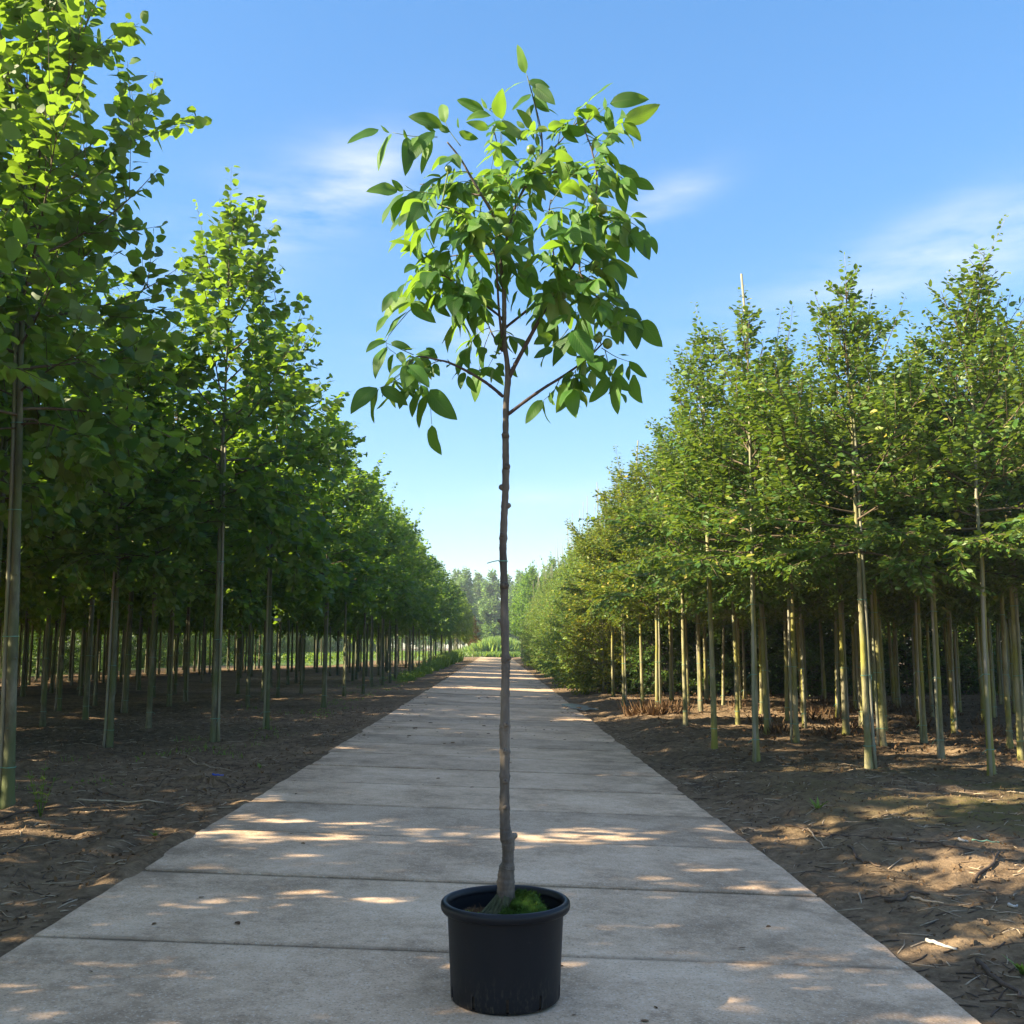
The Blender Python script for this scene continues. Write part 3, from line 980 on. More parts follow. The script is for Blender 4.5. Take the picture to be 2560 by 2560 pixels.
# limes beside and behind the camera: their shade falls over the pot and the road
for (x, y, p, rz, s, zf) in [(-4.75, 6.55, 2, 2.55, 1.0, 1.0), (-6.4, 11.2, 1, 1.4, .95, 1), (-6.5, 13.4, 0, 2.4, .95, 1), (-8.4, 11.9, 2, 5, .95, 1), (-8.3, 14.4, 4, 4, .95, 1),
                             (-10.3, 9.5, 0, 3, .95, 1), (-10.3, 12, 1, 0, .95, 1), (-10.2, 14.6, 3, 1, .95, 1), (-10.2, 17.2, 2, 3, .95, 1),
                             (-8.3, 7.6, 3, 2, .9, 1), (-8.4, 5.7, 2, 1, .85, 1), (-10.4, 5.2, 1, 4, .8, 1), (-6.5, 9.0, 4, 2, .85, 1), (-4.5, 4.7, 3, 3, .6, 1), (-4.6, 3.6, 1, 1, .6, 1), (-4.4, 2.4, 0, 5, .6, 1), (-4.5, 1.2, 2, 0, .6, 1), (-4.5, .1, 4, 0, .6, 1), (-6.4, 4.6, 0, 2, .62, 1), (-6.3, 3.0, 4, 1, .62, 1), (-6.3, 1.2, 2, 1, .62, 1), (-8.3, 3.8, 1, 3, .62, 1), (-8.3, 1.6, 0, 3, .62, 1)]:
    if x == -4.75:
        lab, grp = 'nearest lime, only its big backlit leaves reaching in at the upper left corner', None
    else:
        lab, grp = 'lime beside the camera shading the concrete by the pot', 'limes beside the camera'
    plant(limes[p], x, y, rz, lab, grp, s, None, zf)

# ---- right: hornbeam block --------------------------------------------------
RIGHT = [
    (3.41, 13.71, 0, .2, 1.0, .97, 'front-row hornbeam with a bamboo leader cane poking bare from its tip'),
    (3.22, 15.41, 2, 1.9, 1.0, 1.02, 'near front-row hornbeam closest to the concrete edge, with a yellow-green stem'),
    (4.50, 12.61, 4, 3.0, 1.0, .97, 'hornbeam with yellow lichen on its stem and a pale pole at its right'),
    (5.80, 12.21, 1, 3.3, 1.0, 1.0, 'front hornbeam beside the moss patch at the right, with a tall pointed tip'),
    (5.95, 13.92, 3, 4.0, .98, .96, 'hornbeam standing just behind and left of the moss-patch tree'),
    (3.52, 19.39, 3, 1.2, .98, 1.0, 'third front-row hornbeam counted from the camera along the road'),
    (3.51, 22.73, 1, 5.0, .98, 1.0, 'hornbeam with dry brown weeds heaped round its foot'),
    (3.51, 25.03, 0, 3.8, .96, 1.0, 'front-row hornbeam just behind the one with dry weeds at its foot'),
    (3.23, 26.37, 4, 2.2, .96, .98, 'front-row hornbeam level with the puddle, near the end of its row'),
    (3.51, 31.4, 2, .7, .95, .98, 'last clear-stemmed front-row hornbeam, against the yellowing bush'),
    (4.63, 19.96, 2, 2.0, .98, .97, 'second-row hornbeam seen between the cane-topped tree and the one closest to the concrete'),
    (4.63, 23.52, 0, 4.4, .98, .97, 'second-row hornbeam seen just left of the tree closest to the concrete'),
    (5.71, 19.27, 4, 1.1, .98, .97, 'third-row hornbeam seen right of the cane-topped tree'),
    (5.81, 17.32, 3, .5, .98, .97, 'third-row hornbeam seen just left of the lichen-stemmed tree'),
    (6.69, 16.24, 1, 2.7, .98, .97, 'hornbeam seen left of the one standing behind the moss-patch tree'),
    (6.93, 18.52, 0, 3.1, .98, .97, 'fourth-row hornbeam seen just right of the lichen-stemmed tree'),
    (7.9, 17.92, 2, 5.1, .98, .97, 'thin hornbeam seen between the moss-patch tree and the one behind it'),
    (7.68, 15.53, 4, 4.2, .98, .97, 'hornbeam seen just right of the moss-patch tree'),
    (6.94, 13.76, 3, 5.7, .98, 1.0, 'hornbeam cut by the right frame edge'),
]
for (x, y, p, rz, s, zf, lab) in RIGHT:
    for k_, a_ in SIDE.items():
        if k_ in lab: rz = a_ - HORN_A[p]
    t = (1.0, 1.0, 1.0)
    t = (1.6, 1.35, .95) if x < 4 and y > 21 else (1.3, 1.3, 1.1)
    plant(hornbeams[p], x, y, rz, lab, 'staked hornbeams right of the road', s, t, zf)
    placed.append((x, y))
for r_ in range(11):
    x0 = 3.45 + 1.17 * r_
    y = 12.8 + rng.uniform(0, 1.2) + (2.0 if r_ < 3 else 0)
    while y < 30.0:
        x = x0 + rng.normal(0, .09)
        if free(x, y, .9) and in_view(x, y, 1.2) and r_ > 0 and rng.random() < .9:
            grp = f'hornbeams of the {ORD[min(r_, 9)]} row on the right' if r_ < 9 else 'hornbeams of the rearmost rows on the right'
            lab = (f'thin hornbeam in the {ORD[r_]} row back from the road on the right' if r_ < 9 else 'hornbeam in the rearmost shaded rows on the right')
            plant(hornbeams[rng.integers(5)], x, y, rng.uniform(0, 6.28), lab, grp, rng.uniform(.92, 1.0), (1.2, 1.2, 1.05), rng.uniform(.93, 1.02), (rng.normal(0, .005), rng.normal(0, .012)))
            placed.append((x, y))
        y += 1.9 + rng.normal(0, .22)

# feathered hornbeams: foliage down to the soil
BUSH_LABELS = ['yellowing hornbeam bush leafy to the ground at the corner of its block', 'hornbeam bush with gold leaf tips, second from the block corner', 'fresh green hornbeam bush bulging over the road edge, third from the corner']
n = 0
for i, y in enumerate(np.arange(33.2, 94, 1.75)):
    x = 3.55 + rng.normal(0, .1)
    t = (2.5, 1.7, .8) if i == 0 else (2.2, 1.65, .85) if i == 1 else (1.8, 1.6, 1) if i == 2 else tuple(np.array((1.6, 1.5, 1.2)) * rng.uniform(.92, 1.08))
    lab = BUSH_LABELS[i] if i < 3 else 'light green feathered hornbeam bush along the right road edge'
    plant(bushes[i % 3], x, y, rng.uniform(0, 6.28), lab, 'hornbeam bushes along the right edge' if i >= 3 else 'corner hornbeam bushes', rng.uniform(.93, 1.03), t, rng.uniform(.92, 1.04), cat='bush')
for x0 in np.arange(4.9, 20, 1.3):
    for y in (32.0, 33.9, 35.8):
        if in_view(x0, y, 1.0):
            plant(bushes[rng.integers(3)], x0 + rng.normal(0, .12), y + rng.normal(0, .15), rng.uniform(0, 6.28), 'dark leafy hornbeam bush closing off the back of the bare stems', 'hornbeam bushes behind the right block',
                  rng.uniform(.93, 1.03), None, rng.uniform(.9, 1.0), cat='bush')
for y in np.arange(38, 92, 2.3):
    plant(bushes[rng.integers(3)], 4.95 + rng.normal(0, .12), y, rng.uniform(0, 6.28), 'leafy hornbeam bush in the second line behind the right road edge', 'second line of hornbeam bushes', rng.uniform(.95, 1.05), (1.05, 1.05, 1), rng.uniform(1.0, 1.1), cat='bush')
# tall limes at the far right end
for i, y in enumerate(np.arange(97, 140, 2.6)):
    for x0 in (3.35,) if i % 2 else (3.35, 5.3):
        plant(limes[rng.integers(5)], x0 + rng.normal(0, .1), y, rng.uniform(0, 6.28), 'tall dark lime past the bushes at the far right end', 'tall limes at the far right end', rng.uniform(.95, 1.08), (1.0, 1.05, 1.1), rng.uniform(.95, 1.12))

# ------------------------------------------------------------------ far trees and meadow growth
fars = []
for s in range(3):
    fars.append(make_tree('poplar_tree', 71 + s, 0, 0, (M_LBARK, M_FAR, M_STAKE), (), H=17.0, clear=2.2, branches=60, blen=(3.0, 3.8, 3.8, 2.8, .9), ang=(R(25), R(66)), leaf='oval', size=.6,
                          spacing=.085, second=12, second_len=.45, droop_low=.1, trunk_r=.22, lean=.5, wander=.05))
FAR = ['pale far poplar with a rounded top left of the road end', 'broad grey-green far poplar just left of the walnut stem', 'hazy far poplar behind the walnut stem', 'far poplar rising right of the walnut stem', 'far poplar half behind the tall right limes']
for i, (x, y, s) in enumerate([(-11.5, 190, .92), (-6.5, 205, .98), (-1.0, 214, 1.0), (4.6, 206, .95), (9.5, 198, .92)]):
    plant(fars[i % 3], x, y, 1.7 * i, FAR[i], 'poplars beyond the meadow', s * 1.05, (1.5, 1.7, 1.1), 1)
for i, (x, y, s) in enumerate([(-17, 200, .95), (-22, 195, .9), (-9, 226, 1.05), (-4, 232, 1.05), (2.5, 230, 1.02), (14, 210, .95), (-27, 205, .92), (-33, 215, 1.0), (19, 215, 1)] + [(x_, 240 + 9 * (k_ % 2), .9 + .05 * (k_ % 3)) for k_, x_ in enumerate(range(-80, 70, 7))]):
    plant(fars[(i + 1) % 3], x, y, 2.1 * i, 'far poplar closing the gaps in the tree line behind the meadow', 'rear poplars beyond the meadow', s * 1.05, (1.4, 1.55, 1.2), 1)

BLADE_V = [(0, .06, 0), (0, -.06, 0), (.5, -.05, .03), (.5, .05, .03), (1, 0, -.08)]
BLADE_F = [(0, 1, 2), (0, 2, 3), (3, 2, 4)]


def blades(geo, pts, h, rng, lean=.35, wid=(.6, 1.2), mi=0):
    n = len(pts)
    a = rng.uniform(0, 6.28, n)
    D = np.stack([np.cos(a) * lean, np.sin(a) * lean, np.ones(n)], 1) + .25 * rng.standard_normal((n, 3))
    N_ = np.stack([np.cos(a), np.sin(a), -.2 * np.ones(n)], 1) + .3 * rng.standard_normal((n, 3))
    leaf_batch(geo, BLADE_V, BLADE_F, pts, D, N_, h, mi, rng.uniform(*wid, n))


def leafy(geo, pts, hmax, rng, size, mi=0, spread=.05):
    """Leaves at random heights above the given ground points (bushy weeds)."""
    n = len(pts)
    P = pts + np.stack([rng.normal(0, spread, n), rng.normal(0, spread, n), hmax * rng.random(n) ** .7], 1)
    D = rng.standard_normal((n, 3)) + np.array([0, 0, .3])
    N_ = rng.standard_normal((n, 3)) * .6 + np.array([0, 0, 1.0])
    leaf_batch(geo, OVAL_V, OVAL_F, P, D, N_, size * rng.uniform(.5, 1.3, n), mi)


rng = np.random.default_rng(90)
g = Geo()   # rank growth on the field left of the limes
n = 26000
px_ = -26.0 - rng.random(n) ** 1.6 * 10
py_ = rng.uniform(24, 112, n)
P = np.stack([px_, py_, np.full(n, .03)], 1)
leafy(g, P, 1.0 + .3 * fbm(px_ * .3, py_ * .3, 5, 2), rng, .2)
n = 9000
px_ = rng.uniform(-23.3, -6.5, n); py_ = rng.uniform(82, 149, n)
keep = (py_ > 112) | (px_ < -13.2)
P = np.stack([px_[keep], py_[keep], np.full(int(keep.sum()), .03)], 1)
leafy(g, P, np.full(len(P), .8), rng, .2)
tag(g.build('field_weeds', M_WEED), 'bright sunlit rank weeds seen between the lime stems', None, None, 'stuff')

g = Geo()   # tall grass and weeds along the left verge far down the road, and tufts under the limes
n = 9000
py_ = rng.uniform(44, 112, n) ; px_ = -3.75 - np.abs(rng.normal(0, .55, n)) + .15 * np.sin(py_)
keep = value_noise(py_ * .18, py_ * 0, 4) > -.35
py_, px_ = py_[keep], px_[keep]
P = np.stack([px_, py_, np.zeros(len(px_))], 1)
hh = np.interp(py_, [44, 60, 75, 112], [.12, .35, .8, 1.2])
leafy(g, P, hh, rng, .10)
blades(g, P[::2], np.asarray(hh)[::2] * rng.uniform(.5, 1.2, len(np.asarray(hh)[::2])), rng, .3)
for q in range(60):
    y = rng.uniform(11, 44); x = -3.1 - abs(rng.normal(0, 1.1)) - .4
    k = rng.integers(8, 30)
    pts = np.stack([x + rng.normal(0, .12, k), y + rng.normal(0, .12, k), np.zeros(k)], 1)
    pts[:, 2] = soil_height(pts[:, 0], pts[:, 1])
    if rng.random() < .5: blades(g, pts, rng.uniform(.04, .12, k), rng, .7)
    else: leafy(g, pts, .08, rng, .035)
tag(g.build('verge_grass', M_WEED), 'green grass and weed tufts along the left verge', None, None, 'stuff')

g = Geo()   # meadow grass and reeds behind the road end
n = 9000
P = np.stack([rng.uniform(-14, 14, n), 150 + 14 * rng.random(n), np.full(n, .03)], 1)
blades(g, P, rng.uniform(.4, .9, n), rng, .3, (2, 3))
tag(g.build('meadow_grass', M_WEED), 'light green meadow grass across the end of the road', None, None, 'stuff')
g = Geo()
n = 7000
P = np.stack([rng.normal(0, 5.0, n), 166 + 6 * rng.random(n), np.full(n, .03)], 1)
blades(g, P, 3.1 * np.exp(-((P[:, 0] - .2) / 6) ** 2) * rng.uniform(.5, 1.05, n) + .3, rng, .22, (.6, 1.2))
o = tag(g.build('reeds', M_WEED), 'pale reed thicket behind the meadow grass', None, None, 'stuff')
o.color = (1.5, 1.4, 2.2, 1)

# ------------------------------------------------------------------ litter, clods, dead weeds
rng = np.random.default_rng(33)


def soil_pts(n, side, y0, y1, spread):
    y = y0 + (y1 - y0) * rng.random(n) ** 1.5
    d = np.abs(rng.normal(0, spread, n)) + .06 if spread else rng.uniform(.05, 6, n)
    x = ROAD_L - d if side < 0 else ROAD_R + d
    return np.stack([x, y, soil_height(x, y)], 1)


g = Geo()
for side, cnt in ((-1, 3600), (1, 4600)):
    P = soil_pts(cnt, side, 4.2, 24, 0)
    for p in P:
        L_ = min(.45, .03 + abs(rng.normal(0, .09))); a = rng.normal(0, .9)
        d = np.array([math.cos(a), math.sin(a), 0]) * L_ / 2
        md = np.array([-d[1], d[0], 0]) * rng.normal(0, .22)
        r0 = rng.uniform(.0018, .005)
        pts = np.array([p - d, p + md * .6, p + d]); pts[:, 2] = soil_height(pts[:, 0], pts[:, 1]) + r0 * .8 + np.array([0, .006, 0]) * rng.random()
        g.tube(pts, [r0, r0 * .9, r0 * .6], 5, 0 if rng.random() < .6 else 1)
tag(g.build('twig_litter', [M_STICK, M_PALESTICK]), 'small twigs and wood chips strewn over the bare soil', None, None, 'stuff')

g = Geo()
for side, cnt in ((-1, 2600), (1, 3200)):
    P = soil_pts(cnt, side, 4.2, 26, 0)
    for p in P:
        s = min(.026, .006 + abs(rng.normal(0, .009)))
        th = np.linspace(0, 2 * np.pi, 6, endpoint=False)
        ring = np.stack([np.cos(th), np.sin(th)], 1) * (1 + .3 * rng.standard_normal((6, 1)))
        V = np.concatenate([np.c_[p[0] + ring[:, 0] * s, p[1] + ring[:, 1] * s, np.full(6, p[2] - .004)],
                            np.c_[p[0] + ring[:, 0] * s * .6, p[1] + ring[:, 1] * s * .6, p[2] + s * rng.uniform(.5, .9, 6)], [[p[0], p[1], p[2] + s * .85]]])
        F = [(i, (i + 1) % 6, 6 + (i + 1) % 6, 6 + i) for i in range(6)] + [(6 + i, 6 + (i + 1) % 6, 12) for i in range(6)]
        g.add(V, F)
# mud dropped on the far concrete
for q in range(420):
    y = 16 + 60 * rng.random() ** 1.2; x = rng.uniform(-2.2, 1.9) if rng.random() < .45 else (ROAD_R - abs(rng.normal(0, .35)) if rng.random() < .6 else ROAD_L + abs(rng.normal(0, .3)))
    s = .006 + abs(rng.normal(0, .009))
    th = np.linspace(0, 2 * np.pi, 6, endpoint=False)
    ring = np.stack([np.cos(th), np.sin(th)], 1) * (1 + .35 * rng.standard_normal((6, 1)))
    V = np.concatenate([np.c_[x + ring[:, 0] * s * 1.5, y + ring[:, 1] * s * 1.5, np.full(6, FALL * x)], np.c_[x + ring[:, 0] * s, y + ring[:, 1] * s, np.full(6, FALL * x + s * .6)], [[x, y, FALL * x + s * .7]]])
    g.add(V, [(i, (i + 1) % 6, 6 + (i + 1) % 6, 6 + i) for i in range(6)] + [(6 + i, 6 + (i + 1) % 6, 12) for i in range(6)])
tag(g.build('soil_clods', M_CLOD, smooth=False), 'crumbs and clods of dark soil on the verges and far concrete', None, None, 'stuff')

g = Geo()   # dry brown weeds and fallen leaves under the hornbeams
n = 9000
x = 3.0 + rng.random(n) ** .8 * 11; y = rng.uniform(12.5, 31, n)
keep = (x < .56 * y) & (fbm(x * .8, y * .8, 41, 2) > -.1)
x, y = x[keep], y[keep]
P = np.stack([x, y, soil_height(x, y)], 1)
leafy(g, P, np.where(rng.random(len(x)) < .25, .16, .02), rng, .06)
c = ground_at(1643, 1790)
for q in range(40):
    m = 40
    cx, cy = (c[0] + rng.normal(0, .35), c[1] + rng.normal(0, .5)) if q < 14 else (rng.uniform(3.6, 10), rng.uniform(16, 28))
    xx, yy = cx + rng.normal(0, .12, m), cy + rng.normal(0, .12, m)
    blades(g, np.stack([xx, yy, soil_height(xx, yy)], 1), rng.uniform(.12, .42 if q < 14 else .3, m), rng, .8)
n = 6500
x = -2.5 - rng.random(n) ** 1.2 * 7; y = 4.8 + 21 * rng.random(n) ** 1.4
leafy(g, np.stack([x, y, soil_height(x, y)], 1), np.full(n, .012), rng, .032)
n = 4000
x = 2.3 + rng.random(n) ** 1.1 * 6; y = 4.5 + 10 * rng.random(n)
leafy(g, np.stack([x, y, soil_height(x, y)], 1), np.full(n, .010), rng, .026)
n = 70
x = rng.uniform(-2.2, 1.95, n); y = 4.3 + 20 * rng.random(n) ** 1.3
P = np.stack([x, y, FALL * x + .006], 1)
leaf_batch(g, OVAL_V, OVAL_F, P, np.c_[rng.standard_normal((n, 2)), np.zeros(n)], np.c_[.25 * rng.standard_normal((n, 2)), np.ones(n)], rng.uniform(.02, .05, n))
tag(g.build('dead_leaves', M_DEAD), 'dry brown weeds and fallen leaves under the trees', None, None, 'stuff')


def stick(name, pix, r0, mat, label, cat='stick', group='branches lying on the soil', fork=False):
    g = Geo()
    pts = np.array([ground_at(*p) for p in pix])
    t = np.linspace(0, len(pts) - 1, 9)
    pts = np.stack([np.interp(t, np.arange(len(pts)), pts[:, i]) for i in range(3)], 1)
    pts[:, :2] += rng.normal(0, .0015 if name in ('cane_piece', 'white_label_stub', 'green_string') else .006, (9, 2))
    root = pts[0].copy(); root[2] = 0
    z = soil_height(pts[:, 0], pts[:, 1]) + r0 * .9 + np.abs(rng.normal(0, .004, 9))
    pts[:, 2] = z
    root[2] = float(z[0])
    g.tube(pts - root, np.linspace(r0, r0 * .5, 9), 7, 0, True, .08, rng)
    if fork:
        b = pts[5] - root
        e = b + (pts[7] - pts[4]) * .6 + np.array([0, .07, .015])
        g.tube([b, (b + e) / 2 + [0, .008, .01], e], [r0 * .6, r0 * .45, r0 * .25], 5)
    o = g.build(name, mat)
    o.location = root
    return tag(o, label, cat, group)


def c6(x, y): return (1960 + x * .3106, 1960 + y * .3106)


stick('fallen_branch', [c6(0, 290), c6(350, 360), c6(700, 460), c6(830, 500)], .011, M_STICK, 'long dark branch lying towards the concrete slab corner')
stick('fallen_branch', [c6(830, 485), c6(1100, 510), c6(1350, 580), c6(1540, 610)], .010, M_STICK, 'long dark branch continuing past the white plastic bit')
stick('fallen_branch', [c6(1520, 775), c6(1640, 730), c6(1710, 680), c6(1725, 600)], .014, M_STICK, 'thick crooked branch bent like a hook, near the right frame edge', fork=True)
stick('fallen_branch', [c6(520, 500), c6(580, 560), c6(660, 610), c6(770, 655)], .010, M_STICK, 'forked grey branch pointing at the slab edge', fork=True)
stick('fallen_branch', [c6(800, 870), c6(930, 890), c6(1000, 860), c6(1170, 870)], .011, M_STICK, 'wavy dark branch touching the pale straight cane piece')
stick('fallen_branch', [c6(1550, 1340), c6(1700, 1450), c6(1830, 1550), c6(1932, 1610)], .014, M_STICK, 'stout branch in the sunlit patch at the lower right')
stick('fallen_branch', [c6(200, 320), c6(270, 410), c6(340, 490)], .007, M_PALESTICK, 'thin bleached branch crossing the long dark one')
stick('cane_piece', [c6(1020, 875), c6(1150, 900), c6(1280, 925)], .009, M_PALESTICK, 'straight pale cane piece beside the wavy dark branch', 'cane', 'broken cane pieces')
stick('cane_piece', [c6(1145, 1190), c6(1260, 1220), c6(1390, 1250)], .011, M_TAG, 'white flat cane piece at the rim of the sunlit moss', 'cane', 'broken cane pieces')
stick('cane_piece', [c6(600, 790), c6(610, 830), c6(620, 870)], .007, M_PALESTICK, 'short pale cane piece pointing away from the slab edge', 'cane', 'broken cane pieces')
stick('green_string', [c6(1520, 520), c6(1640, 512), c6(1760, 512)], .006, M_TIE, 'dropped green tying string on the soil', 'string', None)
stick('white_label_stub', [c6(1410, 530), c6(1450, 538), c6(1485, 545)], .012, M_TAG, 'small white plastic bit beside the green string', 'plastic scrap', 'plastic scraps on the soil')
stick('white_label_stub', [c6(1815, 1005), c6(1845, 1018), c6(1880, 1015)], .010, M_TAG, 'crumpled white plastic scrap at the right frame edge', 'plastic scrap', 'plastic scraps on the soil')


def c7(x, y): return (x * .4451, 1700 + y * .4451)


stick('fallen_branch', [c7(0, 795), c7(130, 765), c7(260, 758), c7(400, 748)], .014, M_STICK, 'dark branch at the foot of the big cut-off lime')
stick('fallen_branch', [c7(430, 712), c7(650, 705), c7(800, 720), c7(915, 715)], .011, M_PALESTICK, 'pale split branch in the sun strip left of the road')
stick('fallen_branch', [c7(0, 1030), c7(80, 990), c7(160, 960)], .010, M_STICK, 'short dark branch entering from the left frame edge')
stick('fallen_branch', [c7(1060, 470), c7(1180, 500), c7(1300, 535)], .009, M_PALESTICK, 'thin straw-coloured branch running to the road edge pile')
stick('fallen_branch', [c7(540, 640), c7(620, 670), c7(720, 700)], .009, M_STICK, 'thin grey branch behind the pale split one')
stick('blue_scrap', [c7(1195, 560), c7(1225, 555), c7(1255, 553)], .012, plain_mat('blue_plastic', (.05, .1, .45), .4), 'small blue plastic scrap by the soil pile at the road edge', 'plastic scrap', None)

# a heap of dug soil and roots at the left road edge
g = Geo()
c = ground_at(*c7(1340, 620))
th = np.linspace(0, 2 * np.pi, 40, endpoint=False)
V, F = [], []
rings = [(1, -.03), (.8, .03), (.55, .07), (.3, .1), (.08, .11)]
for ri, (rr_, z) in enumerate(rings):
    for t in th:
        k = 1 + .25 * value_noise(np.array([math.cos(t) * 3 + ri]), np.array([math.sin(t) * 3]), 8)[0]
        V.append((math.cos(t) * .62 * rr_ * k, math.sin(t) * .42 * rr_ * k, z * (1 + .5 * rng.normal(0, .5)) if ri else z))
for ri in range(4):
    for i in range(40):
        j = (i + 1) % 40
        F.append((ri * 40 + i, ri * 40 + j, (ri + 1) * 40 + j, (ri + 1) * 40 + i))
F.append(tuple(160 + i for i in range(40)))
g.add(V, F)
for q in range(60):
    p = np.array([rng.normal(0, .35), rng.normal(0, .2), .05]); a = rng.uniform(0, 6.28)
    e = p + np.array([math.cos(a) * .14, math.sin(a) * .14, rng.uniform(-.03, .08)])
    g.tube([p, (p + e) / 2 + [0, 0, .02], e], [.006, .005, .003], 5, 1)
o = g.build('soil_heap', [M_CLOD, M_STICK], smooth=False)
o.location = (c[0] - .35, c[1], 0)
tag(o, 'low heap of dark soil and roots at the left road edge', 'soil heap')

# the wet patch at the right road edge
def puddle_mat():
    m, N, L, out = new_mat('puddle_water')
    p = N.new('ShaderNodeBsdfPrincipled')
    p.inputs['Base Color'].default_value = (.34, .35, .36, 1); p.inputs['Roughness'].default_value = .22
    tcn = N.new('ShaderNodeTexCoord')
    n_ = noise(N, L, 14, 3, .5, tcn.outputs['Object'])
    b = N.new('ShaderNodeBump'); b.inputs['Strength'].default_value = .15; b.inputs['Distance'].default_value = .01
    L.new(n_.outputs['Fac'], b.inputs['Height']); L.new(b.outputs[0], p.inputs['Normal'])
    L.new(p.outputs[0], out.inputs['Surface']); return m


g = Geo()
c = ground_at(1448, 1762)
th = np.linspace(0, 2 * np.pi, 36, endpoint=False)
k = 1 + .32 * value_noise(np.cos(th) * 2.5, np.sin(th) * 2.5, 5)
V = np.stack([c[0] + np.cos(th) * .33 * k - .10 * np.sin(th), c[1] + np.sin(th) * 1.6 * k, soil_height(np.full(36, c[0]), np.full(36, c[1])) + .012], 1)
g.add(V, [tuple(range(36))])
tag(g.build('puddle', puddle_mat(), smooth=False), kind='structure')


def weed_plant(c, h, label, cat, n=26, leafy_top=False, size=.05):
    g = Geo()
    P_, D_, S_ = [], [], []
    for q in range(6 if leafy_top else 1):
        a = rng.uniform(0, 6.28)
        pts = arc((0, 0, 0), (.25 * math.cos(a), .25 * math.sin(a), 1), h * rng.uniform(.7, 1), (.3 * math.cos(a), .3 * math.sin(a), .3), .6, 6) if leafy_top else np.array([(0, 0, 0), (0, 0, h * .4)])
        g.tube(pts, np.linspace(.004, .0015, len(pts)), 5, 0)
        for i in range(n // (6 if leafy_top else 1)):
            t = rng.uniform(.35, 1) if leafy_top else 0.2
            k_ = t * (len(pts) - 1); b = pts[int(min(k_, len(pts) - 1))]
            a2 = rng.uniform(0, 6.28)
            P_.append(b); D_.append((math.cos(a2), math.sin(a2), .5 if leafy_top else .9)); S_.append(size * rng.uniform(.6, 1.2))
    m = len(P_)
    leaf_batch(g, BLADE_V, BLADE_F, np.array(P_), np.array(D_), np.tile([0, 0, 1.0], (m, 1)) + .3 * rng.standard_normal((m, 3)), np.array(S_), 0, np.full(m, 1.6))
    o = g.build('weed', M_WEED)
    o.location = (c[0], c[1], float(soil_height(np.array([c[0]]), np.array([c[1]]))[0]))
    return tag(o, label, cat)


weed_plant(ground_at(*c7(225, 790)), .55, 'tall feathery green weed on the soil in front of the big cut-off lime', 'weed', 150, True, .06)
weed_plant(ground_at(2045, 2028), .16, 'small bright green seedling in a hollow right of the road', 'weed', 9, False, .14)
weed_plant(ground_at(2555, 2410), .14, 'green seedling cut by the right frame edge', 'weed', 9, False, .12)
weed_plant(ground_at(*c7(1460, 522)), .12, 'small green seedling at the road edge by the soil heap', 'weed', 9, False, .09)
weed_plant(ground_at(*c7(870, 905)), .12, 'little pale weed on the soil left of the near slabs', 'weed', 10, False, .08)

# ------------------------------------------------------------------ white tags hanging on two limes
def hang_tag(root, x, y, z, label):
    g = Geo()
    g.tube([(0, 0, 0), (-.05, -.02, -.02), (-.10, -.03, -.05)], .004, 5)
    g.box((-.17, -.035, -.075), (.16, .006, .05), .1)
    o = g.build('plastic_tag', M_TAG, root, smooth=False)
    o.location = (x, y, z)
    KIDS.setdefault(root.name, []).append(o)


hang_tag(first_white, -.06, -.07, 2.35, None)

# ------------------------------------------------------------------ the potted walnut
PY = 4.65
PC = np.array([.04, PY, 0.0])
walnut = empty('potted_walnut_tree', tuple(PC))
tag(walnut, 'young walnut tree with green nuts in a black plastic pot on the concrete road', 'potted tree')
rng = np.random.default_rng(5)
OFF = PC


